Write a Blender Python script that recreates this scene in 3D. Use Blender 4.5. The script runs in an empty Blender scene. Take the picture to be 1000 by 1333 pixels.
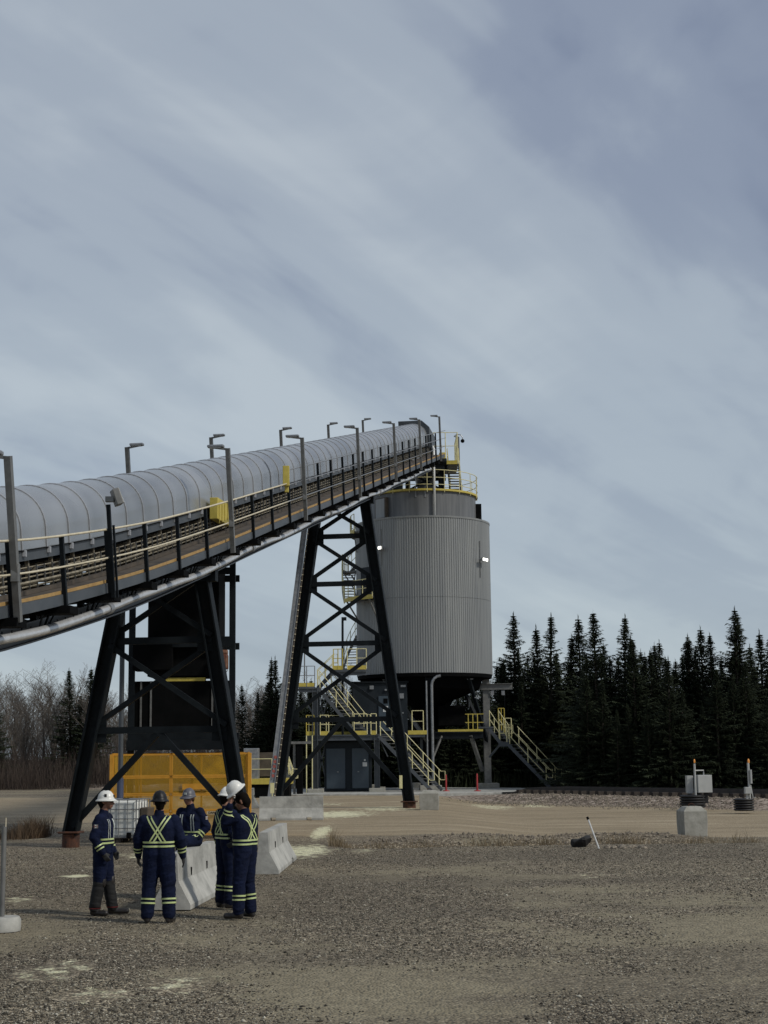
import bpy, bmesh, math, random
from math import sin, cos, pi, radians, sqrt, atan2
from mathutils import Vector, Matrix, noise
from mathutils.bvhtree import BVHTree
random.seed(7)
S = bpy.context.scene
COL = S.collection
# ------------------------------------------------------------------ camera
CAM_H = 2.31; F = 2000.0; PITCH = math.atan(314/2000); ROLL = -0.0118
cd = bpy.data.cameras.new('camera'); cam = bpy.data.objects.new('camera', cd); COL.objects.link(cam)
cd.sensor_fit = 'HORIZONTAL'; cd.sensor_width = 36; cd.lens = 72; cd.clip_start = .1; cd.clip_end = 4000
CR = Matrix.Rotation(pi/2+PITCH, 3, 'X') @ Matrix.Rotation(ROLL, 3, 'Z')
cam.matrix_world = Matrix.Translation((0, 0, CAM_H)) @ CR.to_4x4()
S.camera = cam
S.render.resolution_x = 768; S.render.resolution_y = 1024
# ------------------------------------------------------------------ world
SUN_EL, SUN_AZ = radians(42), radians(118)      # azimuth clockwise from +Y
W = bpy.data.worlds.new('World'); S.world = W; W.use_nodes = True
nt = W.node_tree; N = nt.nodes; N.clear()
def nn(t, nt=nt, **k):
    n = nt.nodes.new(t)
    for a, b in k.items(): setattr(n, a, b)
    return n
out = nn('ShaderNodeOutputWorld'); bg = nn('ShaderNodeBackground'); bg.inputs['Strength'].default_value = .1
nt.links.new(bg.outputs[0], out.inputs[0])
sky = nn('ShaderNodeTexSky', sky_type='NISHITA', sun_disc=False, sun_elevation=SUN_EL, sun_rotation=SUN_AZ, air_density=1.0, dust_density=1.0)
tc = nn('ShaderNodeTexCoord'); sep = nn('ShaderNodeSeparateXYZ'); nt.links.new(tc.outputs['Generated'], sep.inputs[0])
def m2(op, a, b, nt=nt, clamp=False):
    n = nt.nodes.new('ShaderNodeMath'); n.operation = op; n.use_clamp = clamp
    for i, v in enumerate((a, b)):
        if v is None: continue
        if isinstance(v, (int, float)): n.inputs[i].default_value = v
        else: nt.links.new(v, n.inputs[i])
    return n.outputs[0]
zz = m2('ADD', m2('MAXIMUM', sep.outputs['Z'], 0.0), .22)
cx_ = m2('DIVIDE', sep.outputs['X'], zz); cy_ = m2('DIVIDE', sep.outputs['Y'], zz)
comb = nn('ShaderNodeCombineXYZ'); nt.links.new(cx_, comb.inputs[0]); nt.links.new(cy_, comb.inputs[1])
def cloud(scale, rot, sx, sy, detail, dist, off, rough=.55):
    m0 = nn('ShaderNodeMapping'); m0.inputs['Rotation'].default_value = (0, 0, rot); nt.links.new(comb.outputs[0], m0.inputs[0])
    mp = nn('ShaderNodeMapping'); mp.inputs['Scale'].default_value = (sx, sy, 1)
    mp.inputs['Location'].default_value = off
    nt.links.new(m0.outputs[0], mp.inputs[0])
    n = nn('ShaderNodeTexNoise'); n.inputs['Scale'].default_value = scale; n.inputs['Detail'].default_value = detail
    n.inputs['Distortion'].default_value = dist; n.inputs['Roughness'].default_value = rough
    nt.links.new(mp.outputs[0], n.inputs['Vector']); return n.outputs['Fac']
def ramp(fac, stops, nt=nt, interp='EASE'):
    r = nt.nodes.new('ShaderNodeValToRGB'); r.color_ramp.interpolation = interp
    e = r.color_ramp.elements
    while len(e) < len(stops): e.new(.5)
    for i, (p, c) in enumerate(stops):
        e[i].position = p; e[i].color = (*c, 1) if len(c) == 3 else c
    nt.links.new(fac, r.inputs[0]); return r.outputs[0]
def mixc(fac, a, b, nt=nt, bt='MIX'):
    n = nt.nodes.new('ShaderNodeMix'); n.data_type = 'RGBA'; n.blend_type = bt
    for i, v in ((0, fac), (6, a), (7, b)):
        if isinstance(v, (int, float)): n.inputs[i].default_value = v
        elif isinstance(v, tuple): n.inputs[i].default_value = (*v, 1)
        else: nt.links.new(v, n.inputs[i])
    return n.outputs[2]
c1 = cloud(.8, radians(-56.35), .5, 2.0, 5, .45, (28.2158, 24.5534, -3.7076))
c2 = cloud(2.2, radians(-70), 1.1, 1.5, 7, .6, (-14.7954, -1.3794, -7.1977), .5)
csum = m2('ADD', m2('MULTIPLY', c1, .74), m2('MULTIPLY', c2, .26))
SKYK = 1.0
cc = ramp(csum, [(.365, (1.85, 2.25, 3.25)), (.45, (2.75, 3.22, 4.15)), (.525, (3.8, 4.35, 5.08)), (.62, (4.9, 5.45, 6.0))])
hz = ramp(sep.outputs['Z'], [(0.0, (1, 1, 1)), (.20, (.45, .45, .45)), (.38, (0, 0, 0))])
cc = mixc(m2('MULTIPLY', hz, .62), cc, (4.9, 5.75, 6.2))
skm = mixc(.88, sky.outputs[0], cc)
nt.links.new(skm, bg.inputs[0])
sl = bpy.data.lights.new('sun', 'SUN'); sl.energy = 2.3; sl.angle = radians(7); sl.color = (1, .95, .86)
so = bpy.data.objects.new('sun', sl); COL.objects.link(so)
sd = Vector((sin(SUN_AZ)*cos(SUN_EL), cos(SUN_AZ)*cos(SUN_EL), sin(SUN_EL)))
so.rotation_euler = sd.to_track_quat('Z', 'Y').to_euler(); so.location = (30, -20, 40)
vs = S.view_settings; vs.view_transform = 'Standard'; vs.look = 'None'; vs.exposure = 0; vs.gamma = 1
# ------------------------------------------------------------------ geometry helpers
def ray(px, py): return CR @ Vector(((px-500)/F, -(py-666.5)/F, -1))
def P(px, py, Y):
    r = ray(px, py); return Vector((0, 0, CAM_H)) + r*(Y/r.y)
def G(px, py, z=0.0):
    r = ray(px, py); return Vector((0, 0, CAM_H)) + r*((z-CAM_H)/r.z)
def project(p):
    q = CR.transposed() @ (Vector(p)-Vector((0, 0, CAM_H))); return (500+F*q.x/-q.z, 666.5-F*q.y/-q.z)
Z = Vector((0, 0, 1))
def frame(d, up=Z):
    d = d.normalized()
    if abs(d.dot(up)) > .98: up = Vector((0, 1, 0)) if abs(d.y) < .9 else Vector((1, 0, 0))
    s = d.cross(up).normalized(); return s, s.cross(d).normalized()
class MB:
    def __init__(s): s.v = []; s.f = []; s.m = []
    def add(s, vs, fs, mi=0):
        o = len(s.v); s.v += [tuple(v) for v in vs]; s.f += [tuple(i+o for i in f) for f in fs]; s.m += [mi]*len(fs)
    def box(s, c, size, rz=0.0, mi=0, M=None):
        hx, hy, hz = size[0]/2, size[1]/2, size[2]/2
        R = M or Matrix.Rotation(rz, 3, 'Z'); c = Vector(c)
        vs = [c+R@Vector((x*hx, y*hy, z*hz)) for z in (-1, 1) for y in (-1, 1) for x in (-1, 1)]
        s.add(vs, [(0, 2, 3, 1), (4, 5, 7, 6), (0, 1, 5, 4), (2, 6, 7, 3), (0, 4, 6, 2), (1, 3, 7, 5)], mi)
    def beam(s, a, b, w, h, up=Z, mi=0):
        a, b = Vector(a), Vector(b); sd, u = frame(b-a, up)
        vs = [p+sd*x*w/2+u*y*h/2 for p in (a, b) for x, y in ((-1, -1), (1, -1), (1, 1), (-1, 1))]
        s.add(vs, [(3, 2, 1, 0), (4, 5, 6, 7), (0, 1, 5, 4), (1, 2, 6, 5), (2, 3, 7, 6), (3, 0, 4, 7)], mi)
    def hbeam(s, a, b, w, h, up=Z, t=.03):
        a, b = Vector(a), Vector(b); sd, u = frame(b-a, up)
        o = u*(h/2-t/2)
        s.beam(a+o, b+o, w, t, up); s.beam(a-o, b-o, w, t, up); s.beam(a, b, t, h-2*t, up)
    def tube(s, pts, r, n=8, cap=True, mi=0, rs=None):
        pts = [Vector(p) for p in pts]; o = len(s.v); up = None
        for i, p in enumerate(pts):
            d = (pts[min(i+1, len(pts)-1)]-pts[max(i-1, 0)]).normalized()
            if up is None: sd, u = frame(d)
            else:
                u = (up-d*up.dot(d)).normalized(); sd = d.cross(u)
            up = u; rr = rs[i] if rs else r
            for k in range(n):
                a = 2*pi*k/n; s.v.append(tuple(p+sd*cos(a)*rr+u*sin(a)*rr))
        for i in range(len(pts)-1):
            for k in range(n):
                a, b = o+i*n+k, o+i*n+(k+1) % n
                s.f.append((a, b, b+n, a+n)); s.m.append(mi)
        if cap:
            s.f.append(tuple(o+k for k in range(n))[::-1]); s.m.append(mi)
            e = o+(len(pts)-1)*n; s.f.append(tuple(e+k for k in range(n))); s.m.append(mi)
    def lathe(s, c, prof, n=48, a0=0, a1=2*pi, mi=0, M=None):
        c = Vector(c); full = abs(a1-a0-2*pi) < 1e-6; k = n if full else n+1; o = len(s.v)
        for r, z in prof:
            for i in range(k):
                a = a0+(a1-a0)*i/n; v = Vector((r*cos(a), r*sin(a), z))
                s.v.append(tuple(c+(M@v if M else v)))
        for j in range(len(prof)-1):
            for i in range(n):
                a, b = o+j*k+i, o+j*k+(i+1) % k
                s.f.append((a, b, b+k, a+k)); s.m.append(mi)
    def prism(s, poly, ax0, ax1, mi=0):
        # poly: list of 3D pts, extruded by vector ax0->ax1
        n = len(poly); A = [Vector(p)+Vector(ax0) for p in poly]; B = [Vector(p)+Vector(ax1) for p in poly]
        s.add(A+B, [tuple(range(n))[::-1], tuple(range(n, 2*n))]+[(i, (i+1) % n, (i+1) % n+n, i+n) for i in range(n)], mi)
    def sphere(s, c, r, n=10, m=7, mi=0, sc=(1, 1, 1), M=None):
        c = Vector(c); o = len(s.v)
        for j in range(1, m):
            t = pi*j/m
            for i in range(n):
                a = 2*pi*i/n; v = Vector((sin(t)*cos(a)*r*sc[0], sin(t)*sin(a)*r*sc[1], cos(t)*r*sc[2])); s.v.append(tuple(c+(M@v if M else v)))
        v = Vector((0, 0, r*sc[2])); v = M@v if M else v
        s.v.append(tuple(c+v)); s.v.append(tuple(c-v)); T = len(s.v)-2
        for j in range(m-2):
            for i in range(n):
                a, b = o+j*n+i, o+j*n+(i+1) % n; s.f.append((a, a+n, b+n, b)); s.m.append(mi)
        for i in range(n):
            s.f.append((T, o+i, o+(i+1) % n)); s.m.append(mi)
            e = o+(m-2)*n; s.f.append((T+1, e+(i+1) % n, e+i)); s.m.append(mi)
    def build(s, name, mats, parent=None, smooth=False, bevel=0):
        me = bpy.data.meshes.new(name)
        off = world_loc(parent) if parent else Vector((0, 0, 0))
        me.from_pydata([(x-off.x, y-off.y, z-off.z) for x, y, z in s.v], [], s.f)
        if not isinstance(mats, (list, tuple)): mats = [mats]
        for m in mats: me.materials.append(m)
        if len(mats) > 1: me.polygons.foreach_set('material_index', s.m)
        if smooth: me.shade_smooth() if smooth is True else me.set_sharp_from_angle(angle=radians(smooth))
        me.validate(); me.update()
        o = bpy.data.objects.new(name, me); COL.objects.link(o)
        if parent: o.parent = parent
        if bevel:
            b = o.modifiers.new('bevel', 'BEVEL'); b.width = bevel; b.segments = 2; b.limit_method = 'ANGLE'
        return o
def world_loc(o):
    v = Vector((0, 0, 0))
    while o: v += o.location; o = o.parent
    return v
def tag(o, label=None, cat=None, group=None, kind=None):
    if label: o['label'] = label
    if cat: o['category'] = cat
    if group: o['group'] = group
    if kind: o['kind'] = kind
    return o
def thing(name, label, cat, loc=(0, 0, 0), group=None):
    o = bpy.data.objects.new(name, None); COL.objects.link(o); o.location = loc; o.empty_display_size = .3
    return tag(o, label, cat, group)
def dup_tree(o, parent=None):
    c = o.copy(); COL.objects.link(c)
    if parent: c.parent = parent
    for ch in list(o.children): dup_tree(ch, c)
    return c
# ------------------------------------------------------------------ materials
MATS = {}
def pm(name, c1, c2=None, scale=3, rough=.6, metal=0, bump=0, bscale=30, sx=(1, 1, 1), spec=.5, streak=0, emit=0, detail=6, c3=None):
    m = bpy.data.materials.new(name); m.use_nodes = True; t = m.node_tree; b = t.nodes['Principled BSDF']
    b.inputs['Roughness'].default_value = rough; b.inputs['Metallic'].default_value = metal
    b.inputs['Specular IOR Level'].default_value = spec
    b.inputs['Base Color'].default_value = (*c1, 1)
    tc = t.nodes.new('ShaderNodeTexCoord'); mp = t.nodes.new('ShaderNodeMapping'); mp.inputs['Scale'].default_value = sx
    t.links.new(tc.outputs['Object'], mp.inputs[0])
    if c2:
        n = t.nodes.new('ShaderNodeTexNoise'); n.inputs['Scale'].default_value = scale; n.inputs['Detail'].default_value = detail; n.inputs['Roughness'].default_value = .65
        t.links.new(mp.outputs[0], n.inputs['Vector'])
        st = [(.33, c1), (.67, c2)] if not c3 else [(.3, c1), (.55, c2), (.72, c3)]
        t.links.new(ramp(n.outputs['Fac'], st, t, 'LINEAR'), b.inputs['Base Color'])
        rr = t.nodes.new('ShaderNodeMapRange'); rr.inputs['To Min'].default_value = max(0, rough-.1); rr.inputs['To Max'].default_value = min(1, rough+.12)
        t.links.new(n.outputs['Fac'], rr.inputs['Value']); t.links.new(rr.outputs[0], b.inputs['Roughness'])
    if bump:
        n2 = t.nodes.new('ShaderNodeTexNoise'); n2.inputs['Scale'].default_value = bscale; n2.inputs['Detail'].default_value = 5
        t.links.new(mp.outputs[0], n2.inputs['Vector'])
        bp = t.nodes.new('ShaderNodeBump'); bp.inputs['Strength'].default_value = bump; bp.inputs['Distance'].default_value = .02
        t.links.new(n2.outputs['Fac'], bp.inputs['Height']); t.links.new(bp.outputs[0], b.inputs['Normal'])
    if emit:
        b.inputs['Emission Color'].default_value = (*c1, 1); b.inputs['Emission Strength'].default_value = emit
    MATS[name] = m; return m
M_dark = pm('charcoal painted steel', (.005, .007, .009), (.012, .016, .019), 2.2, .58, 0, spec=.14)
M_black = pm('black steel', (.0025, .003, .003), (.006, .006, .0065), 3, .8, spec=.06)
M_frame = pm('grey painted channel', (.055, .065, .075), (.09, .10, .11), 2, .5, .2)
M_beam = pm('grey chord steel', (.075, .08, .085), (.12, .125, .13), 1.5, .5, .3)
M_galv = pm('galvanised steel', (.20, .21, .22), (.33, .34, .35), 5, .45, .5)
M_galvd = pm('dull galvanised steel', (.13, .13, .125), (.22, .22, .21), 4, .5, .4)
M_clad = pm('aluminium pipe cladding', (.50, .51, .52), (.66, .67, .68), 6, .3, .45, bump=.25, bscale=9)
M_hood = pm('weathered hood sheet', (.26, .275, .285), (.40, .415, .425), .5, .25, .5, bump=.10, bscale=1.3, detail=1.5)
M_rib = pm('hood rib', (.42, .43, .45), None, rough=.4, metal=.25)
M_cream = pm('cream handrail', (.50, .44, .30), (.62, .56, .42), 6, .5)
M_yel = pm('safety yellow paint', (.42, .34, .055), (.56, .45, .09), 5, .5)
M_yelpale = pm('pale yellow rail paint', (.60, .55, .27), (.74, .69, .40), 5, .5)
M_ply = pm('ochre toe board', (.30, .18, .06), (.42, .27, .10), 4, .7)
M_brown = pm('brown dusty belt edge', (.05, .042, .033), (.10, .08, .06), 3, .7)
M_idler = pm('dusty idlers', (.03, .03, .03), (.22, .19, .14), 9, .75, c3=(.42, .38, .30))
M_orange = None
M_silo = pm('silo cladding', (.205, .215, .22), (.285, .295, .29), 1.3, .42, .15, sx=(1.4, 1.4, .09))
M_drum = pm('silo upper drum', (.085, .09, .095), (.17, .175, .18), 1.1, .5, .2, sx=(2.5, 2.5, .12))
M_conc = pm('precast concrete', (.24, .24, .22), (.46, .455, .42), 2.2, .85, bump=.3, bscale=18)
M_concold = pm('aged concrete block', (.24, .235, .20), (.36, .35, .31), 4, .9, bump=.35, bscale=14)
M_rust = pm('rusty steel', (.022, .012, .009), (.10, .035, .016), 7, .85, bump=.3)
M_bluedoor = pm('slate blue door', (.035, .055, .075), (.05, .07, .09), 2, .45)
M_slate = pm('dark slate cladding', (.011, .016, .021), (.019, .025, .031), 2, .55, spec=.2)
M_white = pm('white plastic', (.62, .63, .62), (.74, .75, .74), 4, .4)
M_tank = pm('translucent white tank', (.72, .74, .70), (.80, .81, .78), 2, .45)
M_lamp = pm('lit lamp lens', (1, .98, .9), emit=4)
M_red = pm('red bollard plastic', (.30, .018, .022), (.38, .04, .04), 5, .5)
M_amber = pm('amber beacon', (.75, .30, .05), None, rough=.3)
M_cab = pm('grey cabinet', (.36, .37, .36), (.42, .43, .42), 3, .45)
M_rubber = pm('ribbed black culvert plastic', (.010, .010, .011), None, rough=.6)
M_needle = pm('spruce needles', (.012, .018, .010), (.034, .044, .022), 1.3, .8, spec=.2)
M_bark = pm('bark', (.05, .04, .032), (.10, .085, .07), 5, .9)
M_twig = pm('bare poplar branches', (.065, .055, .045), (.15, .13, .11), 2, .9)
M_brush = pm('leafless red brush', (.032, .022, .017), (.075, .055, .043), 1.5, .9)
M_grass = pm('dry grass', (.14, .105, .06), (.26, .20, .12), 3, .9)
M_stone = pm('loose stones', (.06, .05, .038), (.34, .29, .22), 14, .85, bump=.3)
M_rail = pm('dark rail steel', (.02, .018, .016), (.045, .035, .03), 3, .6)
M_tie = pm('creosoted timber', (.02, .016, .013), (.05, .04, .032), 4, .9)
M_puff = pm('black plastic bag', (.006, .006, .006), (.02, .018, .016), 8, .8)
# orange mesh : real holes
def mesh_mat():
    m = bpy.data.materials.new('orange expanded mesh'); m.use_nodes = True; t = m.node_tree; b = t.nodes['Principled BSDF']
    b.inputs['Base Color'].default_value = (.62, .35, .022, 1); b.inputs['Roughness'].default_value = .5
    tr = t.nodes.new('ShaderNodeBsdfTransparent'); mx = t.nodes.new('ShaderNodeMixShader'); o = t.nodes['Material Output']
    tc = t.nodes.new('ShaderNodeTexCoord'); ws = []
    for ang in (35, -35):
        mp = t.nodes.new('ShaderNodeMapping'); mp.inputs['Rotation'].default_value = (0, radians(ang), 0)
        t.links.new(tc.outputs['Object'], mp.inputs[0])
        w = t.nodes.new('ShaderNodeTexWave'); w.bands_direction = 'Z'; w.inputs['Scale'].default_value = 12
        t.links.new(mp.outputs[0], w.inputs[0]); ws.append(w.outputs['Fac'])
    f = m2('GREATER_THAN', m2('MAXIMUM', ws[0], ws[1], t), .86, t)
    t.links.new(f, mx.inputs[0]); t.links.new(tr.outputs[0], mx.inputs[1]); t.links.new(b.outputs[0], mx.inputs[2]); t.links.new(mx.outputs[0], o.inputs[0])
    return m
M_orange = mesh_mat()
M_orfr = pm('orange screen frame', (.55, .25, .02), (.68, .34, .04), 3, .5)
# ------------------------------------------------------------------ conveyor frame of reference
HT = .145
LAT = Vector((1, -HT, 0)).normalized(); SL = radians(13.3)
fw = Vector((HT, 1, 0)).normalized(); UP = (Z*cos(SL)-fw*sin(SL))
def Xc(s): return -11.46+HT*s
ZT = []
def s_of(px, py, o, h=0):
    lo, hi = 12., 130.
    for _ in range(50):
        mid = (lo+hi)/2; r = ray(px, py)
        # plan position of lateral offset o at station mid
        x = Xc(mid)+LAT.x*o; y = mid+LAT.y*o
        if x/y < r.x/r.y: lo = mid
        else: hi = mid
    return (lo+hi)/2
for px, py in ((0, 710), (80, 700), (150, 690), (200, 681), (250, 667.5), (300, 653.5), (345, 639.5)):
    s = s_of(px, py, 1.80); p = P(px, py, s+LAT.y*1.80); ZT.append((s, p.z-1.05))
for px, py in ((440, 596), (486.7, 584.7), (564, 564.8)):
    s = s_of(px, py, 1.74); p = P(px, py, s+LAT.y*1.74); ZT.append((s, p.z-1.46))
s0_, z0_ = ZT[6]; s1_, z1_ = ZT[-1]; KS = (z1_-z0_)/(s1_-s0_)
_k = [(10., ZT[0][1]-.11*(ZT[0][0]-10))]+ZT[:7]
def _lin(s):
    if s >= s0_: return z0_+KS*(s-s0_)
    for (a, za), (b, zb) in zip(_k[:-1], _k[1:]):
        if s <= b: return za+(zb-za)*(s-a)/(b-a)
    return z0_
def zw(s): return sum(_lin(s+d)*w for d, w in ((-2.4, .1), (-1.2, .2), (0, .4), (1.2, .2), (2.4, .1)))
def cpt(s, o, h, vert=False):
    return Vector((Xc(s), s, zw(s)))+LAT*o+(Z if vert else UP)*h
def sweep(mb, prof, s0, s1, step=1.2, mi=0, closed=True):
    n = max(1, int(round((s1-s0)/step))); k = len(prof); o = len(mb.v)
    for i in range(n+1):
        s = s0+(s1-s0)*i/n
        for (a, b) in prof: mb.v.append(tuple(cpt(s, a, b)))
    for i in range(n):
        for j in range(k if closed else k-1):
            a, b = o+i*k+j, o+i*k+(j+1) % k; mb.f.append((a, b, b+k, a+k)); mb.m.append(mi)
    if closed:
        mb.f.append(tuple(o+j for j in range(k))[::-1]); mb.f.append(tuple(o+n*k+j for j in range(k))); mb.m += [mi, mi]
def rect(o0, o1, h0, h1): return [(o0, h0), (o1, h0), (o1, h1), (o0, h1)]
def circ(o, h, r, n=8): return [(o+r*cos(2*pi*k/n), h+r*sin(2*pi*k/n)) for k in range(n)]
# ------------------------------------------------------------------ ground
import numpy as np
def sstep(a, b, x):
    t = np.clip((x-a)/(b-a), 0, 1); return t*t*(3-2*t)
TRACK = [(60, 22), (30, 57), (18, 72), (9, 84), (2.6, 95), (-9, 106), (-31.6, 126), (-75, 168), (-140, 230)]
def track_dist(X, Y):
    d = np.full_like(X, 1e9); sgn = np.zeros_like(X)
    for (x0, y0), (x1, y1) in zip(TRACK[:-1], TRACK[1:]):
        dx, dy = x1-x0, y1-y0; L = dx*dx+dy*dy
        t = np.clip(((X-x0)*dx+(Y-y0)*dy)/L, 0, 1); q = np.hypot(X-x0-t*dx, Y-y0-t*dy)
        d = np.minimum(d, q)
    return d
_VN = {}
def vnoise(X, Y, sc, seed):
    if seed not in _VN: _VN[seed] = np.random.RandomState(seed).rand(256, 256)
    g = _VN[seed]; x = X/sc; y = Y/sc
    xi = np.floor(x).astype(int); yi = np.floor(y).astype(int); fx = x-xi; fy = y-yi; fx = fx*fx*(3-2*fx); fy = fy*fy*(3-2*fy)
    a = g[xi % 256, yi % 256]; b = g[(xi+1) % 256, yi % 256]; c = g[xi % 256, (yi+1) % 256]; d = g[(xi+1) % 256, (yi+1) % 256]
    return (a*(1-fx)+b*fx)*(1-fy)+(c*(1-fx)+d*fx)*fy-.5
def gh(X, Y):
    X = np.asarray(X, float); Y = np.asarray(Y, float)
    h = .05*vnoise(X, Y, 6, 1)+.03*vnoise(X, Y, 1.7, 2)
    # lower haul road on the right
    r = sstep(1.5, 5.5, X)*sstep(41, 45, Y)*(1-sstep(70, 76, Y)*0)
    h = h-.32*r
    # shallow ditch
    dz = np.exp(-((Y-(39.9+.02*X))/.5)**2)
    h = h-.36*dz*sstep(-1.6, .3, X)
    h = h+.12*np.exp(-((Y-(41.8+.02*X))/.9)**2)*sstep(-.5, 1.5, X)*(1-sstep(7, 9, X))*(1+1.2*vnoise(X, Y, 1.3, 3))
    dl = np.exp(-((Y-(47.5))/1.6)**2)*(1-sstep(-12, -8.8, X)); h = h-.2*dl+.2*np.exp(-((Y-50)/1.5)**2)*(1-sstep(-12, -9, X))
    # railway ballast shoulder
    d = track_dist(X, Y); nb = 1-sstep(2.2, 4.2, d)
    pad = np.exp(-(((X-.5)/9.5)**4+((Y-94)/7.5)**4))
    hb = .06+.10*vnoise(X, Y, .8, 4)*(1-pad)
    nb = nb*(1-pad)
    left = 1-sstep(-12, -6, X)
    h = h*(1-nb)+(hb+.30*left*(.6+vnoise(X, Y, 5, 9)))*nb
    h = h*(1-pad)+.02*pad
    return h
_G = {}
def gz(x, y):
    if not _G:
        _G['x'] = np.arange(-45, 45, .2); _G['y'] = np.arange(8, 150, .2); A, B = np.meshgrid(_G['x'], _G['y']); _G['h'] = gh(A, B)
    if not (-44 < x < 44 and 9 < y < 149): return 0.0
    u, v = (x+45)/.2, (y-8)/.2; i, j = int(u), int(v); fx, fy = u-i, v-j; h = _G['h']
    return float((h[j, i]*(1-fx)+h[j, i+1]*fx)*(1-fy)+(h[j+1, i]*(1-fx)+h[j+1, i+1]*fx)*fy)
def fines_(X, Y): return .5+1.1*vnoise(X, Y*.45, 2.3, 31)+.55*vnoise(X, Y*.6, .8, 32)+.3*vnoise(X, Y, .33, 33)+.5*vnoise(X, Y*.4, 7, 34)
def ground_mat():
    m = bpy.data.materials.new('gravel yard'); m.use_nodes = True; t = m.node_tree; b = t.nodes['Principled BSDF']; b.inputs['Roughness'].default_value = .9
    b.inputs['Specular IOR Level'].default_value = .25
    tc = t.nodes.new('ShaderNodeTexCoord'); co = tc.outputs['Object']
    def noi(sc, det=5, off=0, sx=(1, 1, 1), rough=.6):
        mp = t.nodes.new('ShaderNodeMapping'); mp.inputs['Location'].default_value = (off, off*1.3, off*.7); mp.inputs['Scale'].default_value = sx
        t.links.new(co, mp.inputs[0]); n = t.nodes.new('ShaderNodeTexNoise'); n.inputs['Scale'].default_value = sc; n.inputs['Detail'].default_value = det; n.inputs['Roughness'].default_value = rough
        t.links.new(mp.outputs[0], n.inputs['Vector']); return n.outputs['Fac']
    def vor(sc, feat='F1', rnd=1):
        n = t.nodes.new('ShaderNodeTexVoronoi'); n.feature = feat; n.inputs['Scale'].default_value = sc; n.inputs['Randomness'].default_value = rnd
        t.links.new(co, n.inputs['Vector']); return n
    at = t.nodes.new('ShaderNodeAttribute'); at.attribute_name = 'zone'; sp = t.nodes.new('ShaderNodeSeparateColor'); t.links.new(at.outputs['Color'], sp.inputs[0])
    road, ball, sulf = sp.outputs[0], sp.outputs[1], sp.outputs[2]
    v1 = vor(30); v2 = vor(13)
    sc1 = t.nodes.new('ShaderNodeSeparateColor'); t.links.new(v1.outputs['Color'], sc1.inputs[0])
    sc2 = t.nodes.new('ShaderNodeSeparateColor'); t.links.new(v2.outputs['Color'], sc2.inputs[0])
    stone = ramp(sc1.outputs[0], [(0, (0.040, 0.032, 0.022)), (.4, (0.125, 0.101, 0.070)), (.75, (0.260, 0.215, 0.151)), (1, (.60, .52, .38))], t, 'LINEAR')
    big = ramp(sc2.outputs[0], [(0, (0.030, 0.024, 0.018)), (.6, (0.160, 0.132, 0.093)), (1, (0.580, 0.492, 0.361))], t, 'LINEAR')
    f_big = m2('MULTIPLY', m2('GREATER_THAN', sc2.outputs[1], .72, t), m2('LESS_THAN', v2.outputs['Distance'], .40, t), t)
    yard = mixc(f_big, stone, big, t)
    fines = ramp(noi(7, 6, 3), [(.3, (.180, .155, .103)), (.7, (.315, .275, .188))], t, 'LINEAR')
    cover = ramp(noi(.33, 7, 11, (1, 1, 1), .62), [(.38, (0, 0, 0)), (.66, (1, 1, 1))], t, 'LINEAR')
    cover2 = ramp(noi(2.4, 5, 17, (.5, 1.6, 1)), [(.42, (0, 0, 0)), (.7, (1, 1, 1))], t, 'LINEAR')
    a2 = t.nodes.new('ShaderNodeAttribute'); a2.attribute_name = 'fines'; s2 = t.nodes.new('ShaderNodeSeparateColor'); t.links.new(a2.outputs['Color'], s2.inputs[0])
    fz = ramp(m2('ADD', s2.outputs[0], m2('MULTIPLY', m2('SUBTRACT', noi(5, 6, 71), .5, t), .9, t), t), [(.50, (0, 0, 0)), (.80, (1, 1, 1))], t)
    cv_old = m2('MULTIPLY', m2('ADD', m2('MULTIPLY', cover, .6, t), m2('MULTIPLY', cover2, .4, t), t), .72, t)
    yard = mixc(m2('MULTIPLY', fz, .88, t), mixc(m2('MULTIPLY', cv_old, .35, t), yard, fines, t), fines, t)
    dark_patch = ramp(noi(.16, 6, 29, (.55, 1.3, 1)), [(.44, (0, 0, 0)), (.56, (1, 1, 1))], t)  # broad noise patches where the yard gravel is mixed darker
    yard = mixc(m2('MULTIPLY', dark_patch, .62, t), yard, mixc(.45, stone, (0.050, 0.041, 0.035), t), t)
    rd = ramp(noi(.8, 9, 5, (.22, 1.0, 1), .72), [(.3, (0.235, 0.185, 0.117)), (.52, (0.360, 0.289, 0.188)), (.72, (0.560, 0.463, 0.327))], t, 'LINEAR')
    rd = mixc(.30, rd, stone, t)
    edge = m2('ADD', road, m2('MULTIPLY', m2('SUBTRACT', noi(1.3, 6, 8), .5, t), .9, t), t)
    col = mixc(ramp(edge, [(.35, (0, 0, 0)), (.65, (1, 1, 1))], t), yard, rd, t)
    v3 = vor(7); s3 = t.nodes.new('ShaderNodeSeparateColor'); t.links.new(v3.outputs['Color'], s3.inputs[0])
    bl = ramp(s3.outputs[0], [(0, (0.100, 0.077, 0.058)), (.5, (0.250, 0.198, 0.156)), (1, (0.460, 0.386, 0.322))], t, 'LINEAR')
    col = mixc(ball, col, bl, t)
    sn = noi(4.5, 9, 41, (.9, .6, 1), .75)
    sm = ramp(m2('ADD', sulf, m2('MULTIPLY', m2('SUBTRACT', sn, .5, t), 2.4, t), t), [(.38, (0, 0, 0)), (.76, (1, 1, 1))], t)
    sm = m2('MULTIPLY', sm, m2('GREATER_THAN', sulf, .02, t), t)
    col = mixc(m2('MULTIPLY', sm, .85, t), col, ramp(noi(9, 5, 2), [(.3, (.66, .64, .40)), (.7, (.88, .86, .62))], t), t)
    t.links.new(col, b.inputs['Base Color'])
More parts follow.
